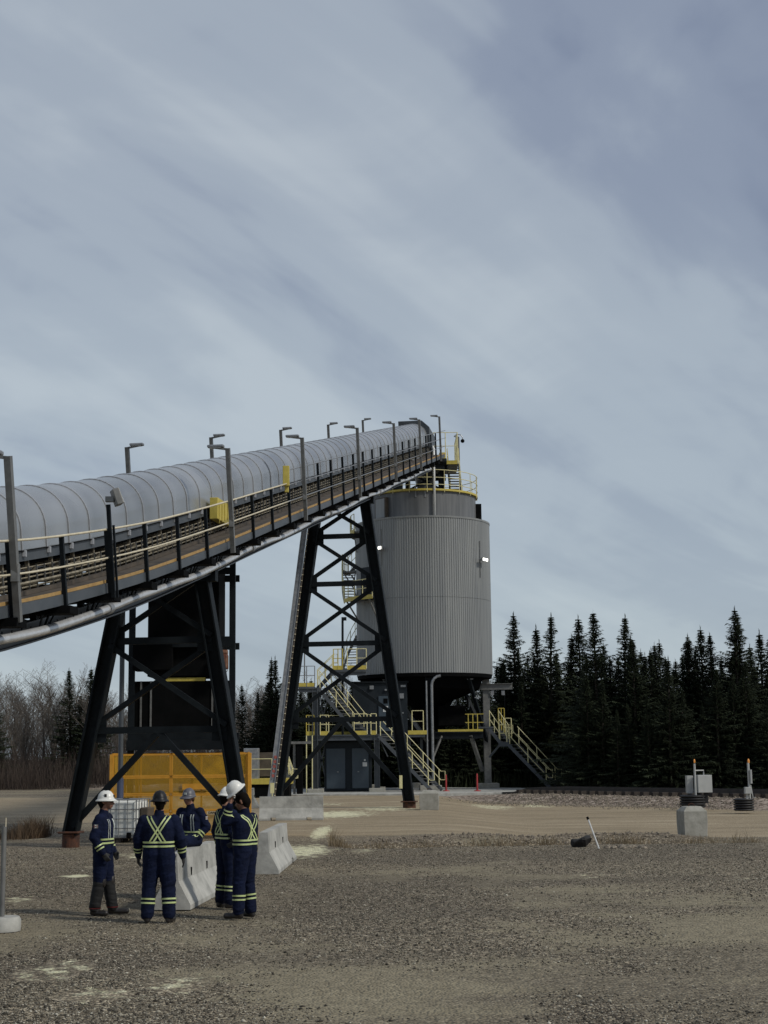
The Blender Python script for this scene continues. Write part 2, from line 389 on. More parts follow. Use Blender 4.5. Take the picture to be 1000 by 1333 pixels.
    bp = t.nodes.new('ShaderNodeBump'); bp.inputs['Strength'].default_value = .9; bp.inputs['Distance'].default_value = .03
    hgt = m2('ADD', m2('MULTIPLY', v1.outputs['Distance'], -1.0, t), m2('MULTIPLY', v2.outputs['Distance'], -.9, t), t)
    hgt = m2('ADD', hgt, m2('MULTIPLY', noi(1.6, 5, 4), .9, t), t)
    t.links.new(hgt, bp.inputs['Height']); t.links.new(bp.outputs[0], b.inputs['Normal'])
    return m
M_ground = ground_mat()
def _sp(px, py, w, h, k):
    g = G(px, py); return (g, w/2*g.y/2000, h/2*g.y*g.y/4620, k)
SULF = [_sp(*q) for q in ((419, 1083, 30, 22, .95), (396, 1107, 92, 20, .85), (366, 1104, 40, 14, .75), (470, 1107, 70, 12, .45), (440, 1060, 120, 11, .85), (500, 1053, 130, 9, .62), (430, 1047, 80, 6, .5), (215, 1112, 150, 14, .72), (98, 1142, 44, 5, 1.0), (135, 1128, 80, 6, .5),
    (70, 1262, 150, 44, .50), (235, 1277, 130, 36, .52), (120, 1295, 220, 34, .40), (640, 1042, 90, 8, .62), (696, 1040, 70, 7, .6), (610, 1133, 300, 5, .22), (310, 1098, 60, 22, .7), (770, 1140, 190, 7, .36), (960, 1144, 120, 7, .36), (20, 1172, 80, 14, .5), (560, 1165, 400, 8, .2), (850, 1160, 260, 12, .3), (45, 1092, 120, 8, .35))]
def build_ground():
    xs = np.concatenate([np.arange(-60, -14, 1.0), np.arange(-14, 18, .16), np.arange(18, 61, 1.0)])
    ys = np.concatenate([np.arange(-12, 11, 1.0), np.arange(11, 60, .2), np.arange(60, 102, .4), np.arange(102, 176, 2.0)])
    X, Y = np.meshgrid(xs, ys); H = gh(X, Y); nx, ny = len(xs), len(ys)
    edge = np.maximum(np.maximum(sstep(50, 60, np.abs(X)), sstep(150, 174, Y)), 1-sstep(-12, -4, Y)); H = H*(1-edge)
    co = np.stack([X, Y, H], -1).reshape(-1, 3)
    idx = np.arange(nx*ny).reshape(ny, nx)
    f = np.stack([idx[:-1, :-1], idx[:-1, 1:], idx[1:, 1:], idx[1:, :-1]], -1).reshape(-1, 4)
    # skirt to the horizon
    ring = [(x, -12.) for x in xs]+[(xs[-1], y) for y in ys[1:]]+[(x, ys[-1]) for x in xs[::-1][1:]]+[(xs[0], y) for y in ys[::-1][1:-1]]
    ri = list(idx[0, :])+list(idx[1:, -1])+list(idx[-1, ::-1][1:])+list(idx[::-1, 0][1:-1])
    verts = co.tolist(); n0 = len(verts); cx, cy = 0, 80
    for (x, y) in ring:
        d = Vector((x-cx, y-cy)).normalized()*1800; verts.append((cx+d.x, cy+d.y, 0))
    faces = f.tolist(); n = len(ring)
    for i in range(n):
        j = (i+1) % n; faces.append((int(ri[j]), int(ri[i]), n0+i, n0+j))
    me = bpy.data.meshes.new('ground'); me.from_pydata(verts, [], faces); me.materials.append(M_ground)
    Xf, Yf = X.ravel(), Y.ravel()
    road = sstep(43, 46.5, Yf)*(1-sstep(60, 64, Yf))*sstep(-9, -3, Xf)+sstep(54, 58, Yf)*(1-sstep(88, 92, Yf))*(1-sstep(-9, -3, Xf)) + sstep(60, 64, Yf)*(1-sstep(100, 104, Yf))*sstep(-9, -3, Xf)
    d = track_dist(Xf, Yf); ball = (1-sstep(3.6, 5.0, d))
    pad = np.exp(-(((Xf-.5)/9.5)**4+((Yf-94)/7.5)**4)); ball = ball*(1-sstep(.3, .6, pad))
    ball = np.maximum(ball, .30*np.exp(-((Yf-(41.9+.02*Xf))/.8)**2)*sstep(-.8, .5, Xf))
    su = np.zeros_like(Xf)
    for p, rx, ry, k in SULF: su = np.maximum(su, k*np.exp(-(((Xf-p.x)/rx)**2+((Yf-p.y)/ry)**2)*1.2))
    colr = np.zeros((len(verts), 4)); colr[:, 3] = 1; colr[:n0, 0] = np.clip(road, 0, 1); colr[:n0, 1] = ball; colr[:n0, 2] = su
    a = me.color_attributes.new('zone', 'FLOAT_COLOR', 'POINT'); a.data.foreach_set('color', colr.ravel())
    fa = np.zeros((len(verts), 4)); fa[:, 3] = 1; fa[:n0, 0] = np.clip(fines_(Xf, Yf), 0, 1); a = me.color_attributes.new('fines', 'FLOAT_COLOR', 'POINT'); a.data.foreach_set('color', fa.ravel())
    me.shade_smooth(); me.update()
    o = bpy.data.objects.new('ground', me); COL.objects.link(o); o['kind'] = 'structure'
build_ground()
# concrete pad at the silo
mb = MB(); pts = [(-8.5, 87.6), (2, 86.2), (8.2, 87.2), (10.2, 89.5), (9.2, 96), (3, 101), (-7, 101), (-9.5, 96)]
mb.prism([(x, y, -.1) for x, y in pts], (0, 0, 0), (0, 0, .19)); mb.build('concrete_pad', M_conc, bevel=.02)['kind'] = 'structure'
# loose stones as one uncountable mass
def stones(name, n, region, rmin, rmax, mat, label):
    mb = MB()
    for _ in range(n):
        x, y = region(); r = random.uniform(rmin, rmax)*random.choice((.6, .8, 1, 1.3)); z = gz(x, y) if abs(x) < 60 else 0
        R = Matrix.Rotation(random.random()*6, 3, 'Z') @ Matrix.Rotation(random.random()*3, 3, 'X')
        vs = [Vector(v)*r*random.uniform(.7, 1.15) for v in ((1, 0, 0), (-1, .1, 0), (0, 1, .1), (.1, -1, 0), (0, 0, .8), (0, .1, -.7))]
        mb.add([Vector((x, y, z+r*.25))+R@v for v in vs], [(0, 2, 4), (2, 1, 4), (1, 3, 4), (3, 0, 4), (2, 0, 5), (1, 2, 5), (3, 1, 5), (0, 3, 5)])
    o = mb.build(name, mat); tag(o, label, 'stones', kind='stuff')
def reg_near():
    y = 12.5+27*random.random()**1.3; return (random.uniform(-.27, .27)*y, y)
def island_mat(name, stops):
    m = bpy.data.materials.new(name); m.use_nodes = True; t = m.node_tree; b = t.nodes['Principled BSDF']; b.inputs['Roughness'].default_value = .9; b.inputs['Specular IOR Level'].default_value = .25
    g = t.nodes.new('ShaderNodeNewGeometry'); t.links.new(ramp(g.outputs['Random Per Island'], stops, t, 'LINEAR'), b.inputs['Base Color']); return m
M_gst = island_mat('crushed gravel', [(0, (.028, .025, .020)), (.4, (.095, .085, .067)), (.75, (.21, .19, .15)), (.96, (.38, .35, .28)), (1, (.55, .52, .43))])
def bulk_stones(name, X, Y, Rr, mat, label):
    rng = np.random.RandomState(4); n = len(X)
    base = np.array(((1, 0, 0), (-1, .1, 0), (0, 1, .1), (.1, -1, 0), (0, 0, .85), (0, .1, -.7)), float); tri = np.array([(0, 2, 4), (2, 1, 4), (1, 3, 4), (3, 0, 4), (2, 0, 5), (1, 2, 5), (3, 1, 5), (0, 3, 5)])
    a = rng.rand(n)*6.28; ca, sa = np.cos(a), np.sin(a); V_ = base[None]*rng.uniform(.65, 1.25, (n, 6, 1))*np.array(Rr)[:, None, None]*np.stack([rng.uniform(.8, 1.4, n), rng.uniform(.7, 1.1, n), rng.uniform(.6, 1.0, n)], -1)[:, None, :]
    x = V_[..., 0]*ca[:, None]-V_[..., 1]*sa[:, None]; y = V_[..., 0]*sa[:, None]+V_[..., 1]*ca[:, None]; z = V_[..., 2]
    gzv = gh(X, Y); co = np.stack([x+X[:, None], y+Y[:, None], z+(gzv+np.array(Rr)*.25)[:, None]], -1).reshape(-1, 3)
    F_ = (tri[None]+np.arange(n)[:, None, None]*6).reshape(-1, 3)
    me = bpy.data.meshes.new(name); me.vertices.add(len(co)); me.vertices.foreach_set('co', co.ravel()); me.loops.add(F_.size); me.loops.foreach_set('vertex_index', F_.ravel().astype(np.int32))
    me.polygons.add(len(F_)); me.polygons.foreach_set('loop_start', np.arange(0, F_.size, 3, dtype=np.int32)); me.polygons.foreach_set('loop_total', np.full(len(F_), 3, dtype=np.int32)); me.update(calc_edges=True); me.materials.append(mat)
    o = bpy.data.objects.new(name, me); COL.objects.link(o); tag(o, label, 'stones', kind='stuff')
rng = np.random.RandomState(9); n = 170000; Y = 12.6+27.5*rng.rand(n)**1.35; X = rng.uniform(-.275, .275, n)*Y
keep = (fines_(X, Y)+rng.uniform(-.3, .3, n)) < .66; su_ = np.zeros(n)
for p_, rx_, ry_, k_ in SULF: su_ = np.maximum(su_, k_*np.exp(-(((X-p_.x)/rx_)**2+((Y-p_.y)/ry_)**2)*1.2))
keep &= su_ < .3; X, Y = X[keep], Y[keep]; n = len(X)
bulk_stones('gravel_stones', X, Y, rng.uniform(.006, .0145, n)*np.where(rng.rand(n) < .05, 1.9, 1.0), M_gst, 'loose crushed grey and brown gravel covering the yard')
def reg_ditch():
    x = random.uniform(-.6, 7.5); return (x, 41.6+.02*x+random.gauss(0, .7))
stones('ditch_rubble', 900, reg_ditch, .02, .055, M_stone, 'broken stones along the bank of the shallow ditch')
def reg_ball():
    t = random.random(); x = 18-10*t+random.gauss(0, 1.3); y = 72+12.5*t+random.gauss(0, 1.3); return (x-2.2, y-2.0)
stones('ballast_stones', 3000, reg_ball, .03, .06, M_stone, 'pale railway ballast stones on the track shoulder')
# ------------------------------------------------------------------ railway
def catmull(pts, n):
    out = []
    for i in range(len(pts)-1):
        p0, p1, p2, p3 = [Vector(pts[max(0, min(len(pts)-1, j))]) for j in (i-1, i, i+1, i+2)]
        for k in range(n):
            t = k/n; out.append(.5*((2*p1)+(p2-p0)*t+(2*p0-5*p1+4*p2-p3)*t*t+(3*p1-p0-3*p2+p3)*t**3))
    out.append(Vector(pts[-1])); return out
def tz(x): return .005+.335*max(float(sstep(7.4, 8.6, x)), float(1-sstep(-13, -11, x)))
tp = [Vector((p.x, p.y, tz(p.x))) for p in catmull([(x, y, 0) for x, y in TRACK], 10)]
rt = thing('railway_track', 'dark railway track on a ballast bed in front of the spruces', 'railway track', (18, 72, 0))
for sgn in (-1, 1):
    mb = MB()
    for a, b in zip(tp[:-1], tp[1:]):
        d = (b-a).normalized(); sd = Vector((d.y, -d.x, 0))*.75*sgn
        mb.beam(a+sd-d*.01, b+sd+d*.01, .07, .18)
    mb.build('rail', M_rail, rt)
mb = MB(); acc = 0
for a, b in zip(tp[:-1], tp[1:]):
    L = (b-a).length; d = (b-a)/L
    while acc < L:
        q = a+d*acc; acc += .62
        if tz(q.x) > .2: mb.box((q.x, q.y, .17), (2.6, .24, .2), atan2(d.y, d.x)+pi/2)
    acc -= L
o = mb.build('sleepers', M_tie, rt); o['kind'] = 'stuff'
# ------------------------------------------------------------------ conveyor
S0, S1 = 15.0, 95.0
cv = thing('overhead_conveyor', 'long inclined belt conveyor with curved grey hood rising to the silo', 'conveyor', (Xc(S0), S0, 0))
mb = MB(); R = .8; arc = []
for k in range(0, 25):
    a = pi*k/24; arc.append((R*cos(a), 1.18+R*.98*sin(a)))
prof = [(R, .80)]+arc+[(-R, .80)]; inner = [(-R+.02, .80)]+[((R-.02)*cos(pi-pi*k/24), 1.18+(R*.98-.02)*sin(pi*k/24)) for k in range(25)]+[(R-.02, .80)]
sweep(mb, prof+inner, S0, S1, 1.22); mb.build('hood', M_hood, cv, smooth=35)
s = 28.1-11*1.22
hood_r = []
while s < S1:
    mb = MB(); pr = [(R+.012, .78)]+[((R+.012)*cos(pi*k/20), 1.18+(R*.98+.012)*sin(pi*k/20)) for k in range(21)]+[(-R-.012, .78)]
    mb.tube([cpt(s, a, b) for a, b in pr], .013, 5); mb.box(cpt(s, R+.05, .74), (.06, .09, .12)); mb.build('hood_band', M_rib, cv); s += 1.22
# stringers, belt, idlers
mb = MB(); sweep(mb, rect(.74, .82, .60, .79), S0, S1); sweep(mb, rect(-.82, -.74, .60, .79), S0, S1); mb.build('stringer', M_frame, cv)
mb = MB(); sweep(mb, rect(-.86, .86, .785, .80), S0, S1); mb.build('hood_seal', M_black, cv)
mb = MB(); sweep(mb, rect(-.6, .6, .50, .53), S0, S1); sweep(mb, rect(-.6, .6, .16, .18), S0, S1); mb.build('belt', M_black, cv)
mb = MB(); s = S0+.3
while s < S1:
    mb.tube([cpt(s, -.65, .46), cpt(s, .66, .46)], .055, 7); mb.tube([cpt(s+.6, -.65, .1), cpt(s+.6, .66, .1)], .055, 7)
    mb.beam(cpt(s, .72, .05), cpt(s, .72, .62), .07, .05); mb.beam(cpt(s, -.72, .05), cpt(s, -.72, .62), .07, .05)
    mb.box(cpt(s+.25, .76, .40), (.08, .16, .09)); s += 1.2
o = mb.build('idler_rollers', M_idler, cv); o['kind'] = 'stuff'
mb = MB()
for o_, h_, r_ in ((.80, .47, .014), (.83, .38, .022), (.82, .29, .016), (.86, .2, .03), (.84, .12, .018)):
    sweep(mb, circ(o_, h_, r_, 5), S0, S1, 1.2)
mb.build('cable_bundle', pm('dusty cables', (.10, .085, .055), (.32, .28, .2), 7, .6), cv)
mb = MB(); s = S0
while s < S1: mb.beam(cpt(s, .86, .05), cpt(s, .86, .5), .03, .012); s += .4
o = mb.build('guard_mesh', M_galvd, cv); o['kind'] = 'stuff'
mb = MB(); sweep(mb, rect(.95, 1.72, -.03, .0), S0, 93); sweep(mb, rect(-1.7, -.95, -.03, .0), S0, 93); mb.build('walkway_grating', M_brown, cv)
mb = MB(); sweep(mb, rect(1.70, 1.78, -.17, .02), S0, 93); sweep(mb, rect(-1.78, -1.70, -.17, .02), S0, 93); mb.build('walkway_channel', M_frame, cv)
mb = MB(); sweep(mb, rect(1.725, 1.745, .026, .085), S0, 93); mb.build('toe_board', M_ply, cv)
mb = MB(); sweep(mb, rect(.90, 1.0, .005, .08), S0, 93); mb.build('side_skirt', M_brown, cv)
# main chords
for sg in (-1, 1):
    mb = MB(); sweep(mb, rect(1.2*sg-.09, 1.2*sg+.09, -.80, -.77), S0, 90); sweep(mb, rect(1.2*sg-.012, 1.2*sg+.012, -.77, -.45), S0, 90); sweep(mb, rect(1.2*sg-.09, 1.2*sg+.09, -.45, -.42), S0, 90)
    mb.build('main_chord', M_beam, cv)
posts = []
for q in ((9, 709), (81, 704)): posts.append(s_of(q[0], q[1]+40, 1.74))
dS = 2.42; s = posts[1]-5*dS; PS = []
while s < 92: PS.append(s); s += dS
STEP = s_of(371, 631, 1.74)
for s in PS:
    top = 1.07 if s < STEP-.5 else 1.47
    mb = MB(); mb.beam(cpt(s, 1.80, -.22), cpt(s, 1.80, top-.02), .075, .075, fw); mb.build('rail_post', M_dark, cv)
    mb = MB(); mb.beam(cpt(s, -1.80, -.22), cpt(s, -1.80, 1.05), .075, .075, fw); mb.build('rail_post', M_dark, cv)
    mb = MB(); mb.beam(cpt(s, -1.9, -.27), cpt(s, 1.95, -.27), .42, .14); mb.build('cross_beam', M_black, cv)
    mb = MB()
    for q in (-.35, .0, .3):
        mb.beam(cpt(s+q*.6, 1.36, -.60), cpt(s+q, 1.5, -.30), .03, .03)
    for sg in (-1, 1):
        mb.beam(cpt(s, sg*1.2, -.42), cpt(s, sg*1.2, -.1), .12, .12); mb.beam(cpt(s+1.2, sg*1.2, -.42), cpt(s+1.2, sg*1.2, -.03), .07, .07)
    mb.beam(cpt(s, -1.15, -.7), cpt(s+dS, 1.15, -.7), .07, .07); mb.beam(cpt(s, 1.15, -.7), cpt(s+.05, -1.15, -.7), .07, .07)
    mb.build('hanger_brackets', M_dark, cv)
for h, a, b, m, r in ((1.07, S0, STEP, M_cream, .024), (.52, S0, STEP, M_cream, .02), (.52, STEP, 93, M_galv, .016), (1.47, STEP, 93, M_galv, .02), (1.02, STEP, 93, M_galv, .018)):
    mb = MB(); sweep(mb, circ(1.86, h, r, 6), a, b); mb.build('handrail', m, cv, smooth=True)
mb = MB(); sweep(mb, circ(-1.80, 1.07, .024, 6), S0, 93); sweep(mb, circ(-1.80, .55, .02, 6), S0, 93); mb.build('handrail', M_cream, cv, smooth=True)
# insulated pipe along the lower chord
mb = MB(); pts = []; s = S0
while s < 88: pts.append(cpt(s, 1.46+.015*sin(s*1.9), -.56+.035*sin(s*.62))); s += .6
mb.tube(pts, .085, 12); pp = mb.build('insulated_pipe', M_clad, cv, smooth=True)
for s in (18.5, 30.7, 43, 55.2, 67.4, 79.6):
    mb = MB(); mb.tube([cpt(s-.10, 1.46, -.56+.035*sin(s*.62)), cpt(s+.10, 1.46, -.56+.035*sin(s*.62))], .125, 12); mb.build('pipe_collar', M_galv, pp, smooth=40)
mb = MB(); s = S0+2
while s < 88:
    mb.box(cpt(s, 1.46, -.46+.035*sin(s*.62)), (.02, .012, .05)); s += .42
o = mb.build('pipe_screws', M_dark, pp); o['kind'] = 'stuff'
# yellow guards on the conveyor side
s = s_of(288, 683, 1.0)
mb = MB(); mb.box(cpt(s, 1.02, .62), (.22, 1.5, .58), -.144)
for k in range(5): mb.box(cpt(s-.6+.3*k, 1.145, .62), (.02, .03, .5), -.144)
mb.build('drive_guard', M_yel, cv, bevel=.02)
s = s_of(371, 622, 1.74); mb = MB(); mb.box(cpt(s, 1.84, 1.3), (.2, .12, .62)); mb.box(cpt(s, 1.84, .9), (.12, .1, .2)); mb.build('pull_cord_box', M_yel, cv, bevel=.015)
# head box at the upper end
mb = MB(); mb.prism([cpt(92.4, a, b) for a, b in ((-.95, .5), (.95, .5), (.95, 1.75), (.5, 2.16), (-.95, 2.16))], (0, 0, 0), fw*3.2); mb.build('head_box', M_frame, cv, bevel=.02)
# trestles
def trestle(s, fl, fr, nodes, label, w, hb=None, vb=.27, mid=0, zfoot=.36):
    root = thing('conveyor_trestle', label, 'trestle', ((fl+fr)/2*1)); root.location.z = 0
    root.location = Vector(((fl.x+fr.x)/2, (fl.y+fr.y)/2, 0))
    tl, tr = cpt(s, -1.1, -.85), cpt(s, 1.0, -.85); fl = Vector((fl.x, fl.y, zfoot)); fr = Vector((fr.x, fr.y, zfoot))
    side = (fr-fl).normalized(); nrm = side.cross(Z)
    for a, b in ((tl, fl), (tr, fr)):
        mb = MB(); mb.hbeam(a, b, w*.85, w*.9, side, .04); mb.build('leg', M_dark, root)
        mb = MB(); mb.box((b.x, b.y, zfoot+.02), (w*1.35, w*1.3, .05), -.14); mb.lathe((b.x, b.y, -.1), [(.001, 0), (w*.55, 0), (w*.55, zfoot+.08), (.001, zfoot+.09)], 20)
        mb.build('footing', M_rust, root, bevel=.02)
    mb = MB(); mb.beam(tl-side*.4, tr+side*.4, .3, .3); mb.build('cap_beam', M_dark, root)
    L = lambda t: tl.lerp(fl, t); Rr = lambda t: tr.lerp(fr, t)
    for t in nodes:
        mb = MB(); mb.beam(L(t), Rr(t), .12, w*.42); mb.build('horizontal_strut', M_dark, root)
        for q, sg in ((L(t), 1), (Rr(t), -1)):
            mb = MB(); mb.box(q+side*sg*w*.45, (w*1.0, .05, w*1.5), -.14); mb.build('gusset', M_dark, root)
    ts = [0.0]+list(nodes)
    for k, (a, b) in enumerate(zip(ts[:-1], ts[1:])):
        for p, q, d in ((L(a), Rr(b), .07), (Rr(a), L(b), -.07)):
            mb = MB(); mb.beam(p+nrm*d+Z*(-.1 if a else 0), q+nrm*d+Z*.1, .1, w*.33); mb.build('diagonal_brace', M_dark, root)
    m = (L(ts[-1])+Rr(ts[-1]))/2
    for q in (L(.975), Rr(.975)):
        mb = MB(); mb.beam(m-Z*.05, q, .11, w*.37); mb.build('diagonal_brace', M_dark, root)
    return root
def foot(px, py, z=0): g = G(px, py, z); return Vector((g.x, g.y, 0))
f1 = foot(92, 1103); t1 = trestle(39.4, f1, f1+LAT*4.6, (.25, .60), 'near conveyor trestle with rusty footings, standing over the orange screens', .41)
f2r = foot(533, 1052); t2 = trestle(66.3, f2r-LAT*5.75, f2r, (.12, .28, .48, .73), 'tall dark cross braced trestle in front of the silo', .50, zfoot=.25)
# ------------------------------------------------------------------ silo
CY = 97.0; CX = P(551.5, 780, CY).x; RS = 4.26; RU = 3.42
def zat(px, py, Y): return P(px, py, Y).z
ZT_, ZB_, ZD_ = zat(639, 684, CY), zat(639, 879, CY), zat(621, 649, CY)
silo = thing('storage_silo', 'big round grey ribbed silo raised on steel columns at the conveyor head', 'silo', (CX, CY, 0))
C0 = Vector((CX, CY, 0))
def pol(r, deg, z): return Vector((CX+r*cos(radians(deg)), CY+r*sin(radians(deg)), z))
mb = MB(); nr = 172; prof = []
ang = []
for i in range(nr):
    for q, dr in ((0, 0), (.38, 0), (.5, -.028), (.88, -.028)): ang.append((2*pi*(i+q)/nr, dr))
def ribbed(mb, z0, z1):
    o = len(mb.v); n = len(ang)
    for z in (z0, z1):
        for a, dr in ang: mb.v.append((CX+(RS+dr)*cos(a), CY+(RS+dr)*sin(a), z))
    for k in range(n): mb.f.append((o+k, o+(k+1) % n, o+(k+1) % n+n, o+k+n)); mb.m.append(0)
zm = ZB_+(ZT_-ZB_)*.48
ribbed(mb, ZB_, zm); ribbed(mb, zm+.015, ZT_); mb.build('shell', M_silo, silo)
mb = MB(); mb.lathe((CX, CY, 0), [(RS+.02, ZT_-.06), (RS+.03, ZT_+.05), (RS-.05, ZT_+.06), (RU, ZT_+.12)], 96); mb.build('rim_cap', M_silo, silo, smooth=40)
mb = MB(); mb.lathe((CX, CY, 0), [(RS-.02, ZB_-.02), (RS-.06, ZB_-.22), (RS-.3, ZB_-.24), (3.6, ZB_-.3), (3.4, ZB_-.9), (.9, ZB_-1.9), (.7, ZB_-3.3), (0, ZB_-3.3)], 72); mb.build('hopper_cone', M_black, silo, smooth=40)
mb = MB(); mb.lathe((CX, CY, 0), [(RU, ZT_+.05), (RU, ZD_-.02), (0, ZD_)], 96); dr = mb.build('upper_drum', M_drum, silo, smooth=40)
mb = MB(); mb.lathe((CX, CY, 0), [(RU+.14, ZD_-.02), (RU+.14, ZD_+.10), (RU+.09, ZD_+.10), (RU+.09, ZD_), (RU, ZD_-.03), (RU+.14, ZD_-.03)], 80); mb.build('kick_plate', M_yel, silo, smooth=30)
for k in range(20):
    a = 360*k/20+4; mb = MB(); mb.beam(pol(RU+.12, a, ZD_-.12), pol(RU+.12, a, ZD_+1.28), .04, .04); mb.build('rail_post', M_yelpale, silo)
for h in (.36, .80, 1.28):
    mb = MB(); mb.tube([pol(RU+.12, 360*k/60, ZD_+h) for k in range(61)], 0.022, 6, cap=False); mb.build('handrail', M_yelpale, silo, smooth=True)
# things on the drum
mb = MB(); a = -137; d = pol(1, a, 0)-C0
mb.box(pol(RU+.02, a, (ZT_+ZD_)/2-.1), (.5, .8, 1.2), radians(a)); vp = mb.build('vent_panel', M_silo, silo, bevel=.02); mb = MB(); mb.box(pol(RU-.02, a, (ZT_+ZD_)/2-.1), (.5, .95, 1.35), radians(a)); mb.build('vent_frame', M_brown, vp)
mb = MB(); mb.box(pol(RU+.10, -2, (ZT_+ZD_)/2-.2), (.5, .5, 1.35), 0); mb.build('junction_duct', M_black, silo, bevel=.02)
mb = MB(); mb.tube([pol(RU+.16, -79, ZT_+.08), pol(RU+.16, -79, ZD_+2.6), pol(RU-.6, -79, ZD_+3.1)], .07, 8); mb.build('downpipe', M_white, silo, smooth=True)
for a in (-98, -88): 
    mb = MB(); mb.box(pol(RU+.01, a, ZD_-.45-.004*a), (.03, .09, .7), radians(a)); mb.build('strap', M_galv, silo)
# columns
PADZ = .09
for k, a in enumerate((3, -88, 182, 92)):
    b = pol(RS-.42, a, PADZ); t = pol(RS-.42, a, ZB_-.2); tang = Vector((-sin(radians(a)), cos(radians(a)), 0))
    mb = MB(); mb.hbeam(b, t, .42, .42, tang, .04); col_ = mb.build('column', M_galvd if k == 0 else M_dark, silo)
    mb = MB(); mb.box(b+Z*.14, (1.3, 1.3, .32), radians(a)); mb.build('column_plinth', M_concold, silo, bevel=.03)
    for sg in (-1, 1):
        q = pol(RS-.62, a+sg*47, ZB_-.25); m = b.lerp(t, .42)
        if k == 1 and sg == 1: continue
        mb = MB(); mb.beam(m+tang*sg*.1, q, .20, .20); mb.build('knee_brace', M_galvd if k == 1 else M_dark, silo)
# pipe alongside the front column
mb = MB(); c = pol(RS-.35, -80, 0); c = Vector((P(562, 900, c.y).x, c.y-.35, 0))
pth = [Vector((c.x, c.y, PADZ)), Vector((c.x, c.y, ZB_-.75))]+[Vector((c.x+.55*(1-cos(t)), c.y+.0, ZB_-.75+.55*sin(t))) for t in (pi/8, pi/4, 3*pi/8, pi/2)]
mb.tube(pth, .085, 10); mb.tube([Vector((c.x-.32, c.y, PADZ)), Vector((c.x-.32, c.y, ZB_-.5))], .05, 8); mb.build('conduit_pipe', M_galv, silo, smooth=40)
# ring girder and platform across the track level
zp = zat(600, 955, CY-2.5)
a, b = P(562, 955, CY-3.2), P(628, 955, CY-2.2); 
for yy in (-3.1, 3.1): mb = MB(); mb.hbeam(Vector((a.x, CY+yy, zp-.12)), Vector((b.x, CY+yy, zp-.12)), .25, .36); mb.build('ring_girder', M_dark, silo)
mb = MB()
mb.box(((a.x+b.x)/2, CY-1.9, zp+.09), (b.x-a.x, 2.3, .05)); mb.build('working_platform', M_dark, silo)
mb = MB(); mb.box(((a.x+b.x)/2+.2, CY-3.02, zp+.18), (b.x-a.x-.4, .02, .14)); mb.build('kick_plate', M_yel, silo)
for x in (610, 616, 622): 
    q = P(x, 950, CY-3.0); mb = MB(); mb.beam((q.x, CY-3.0, zp+.1), (q.x, CY-3.0, zp+1.15), .05, .05); mb.build('rail_post', M_yel, silo)
mb = MB(); q0, q1 = P(606, 950, CY-3), P(630, 950, CY-3)
for h in (.65, 1.15): mb.tube([(q0.x, CY-3.0, zp+h), (q1.x, CY-3.0, zp+h)], .025, 6)
mb.build('handrail', M_yel, silo)
mb = MB(); mb.beam(P(613, 957, CY-3.1), P(628, 1003, CY-1.5), .2, .2); mb.beam(P(575, 958, CY-3.1), P(562, 990, CY-3.6), .12, .12); mb.build('knee_brace', M_galvd, silo)
# loading spout machinery in the dark core
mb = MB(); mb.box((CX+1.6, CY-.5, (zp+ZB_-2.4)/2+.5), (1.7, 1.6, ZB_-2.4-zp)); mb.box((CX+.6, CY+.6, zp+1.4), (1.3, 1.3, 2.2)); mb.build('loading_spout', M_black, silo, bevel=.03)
# flood lamps on the wall
for px, py in ((497, 714), (624, 729)):
    a = math.degrees(math.asin(max(-1, min(1, (P(px, py, CY-2).x-CX)/RS)))); a = a-90
    zc = zat(px, py, CY-RS*cos(radians(a+90)))
    mb = MB(); mb.beam(pol(RS, a, zc), pol(RS+.3, a, zc+.05), .06, .06); mb.beam(pol(RS+.03, a, zc-1.1), pol(RS+.03, a, zc+1.2), .03, .03)
    fl = mb.build('flood_lamp', M_galvd, silo)
    for dd in (-1.9, 1.9):
        q = pol(RS+.34, a+dd, zc); mb = MB(); mb.box(q, (.14, .26, .2), radians(a)); lamp = mb.build('lamp_housing', M_galv, fl)
        mb = MB(); mb.box(pol(RS+.42, a+dd, zc-.01), (.02, .22, .16), radians(a)); mb.build('lens', M_lamp, fl)
for px, py in ((612, 884), (622, 908), (532, 886)):
    q = P(px, py, CY-2.5); mb = MB(); mb.box(q, (.38, .12, .06)); mb.build('work_light', M_galv, silo)
for px, py0, py1 in ((594, 908, 921), (611, 910, 921)):
    q, r_ = P(px, py0, CY+1), P(px, py1, CY+1); mb = MB(); mb.beam(q, r_, .06, .06); mb.build('guide_rod', M_galv, silo)
mb = MB(); a = P(476, 742, 94.5); mb.box((a.x+.2, CY-RS*.68-.18, zat(478, 760, 94)), (.95, .5, 2.0), -.85); mb.build('access_door', M_slate, silo, bevel=.01)
# eave beam on the right
a, b = P(636, 893, CY), P(667, 893, CY); mb = MB(); mb.hbeam((a.x-.6, CY, a.z-.05), (b.x, CY, a.z-.05), .3, .38); 
mb.build('jib_beam', M_galvd, silo)
for px in (641, 655): q = P(px, 902, CY); mb = MB(); mb.box(q, (.2, .2, .28)); mb.build('work_light', M_galv, silo)
mb = MB(); mb.beam(P(657, 897, CY), P(658, 945, CY), .03, .03); mb.build('cable', M_dark, silo)
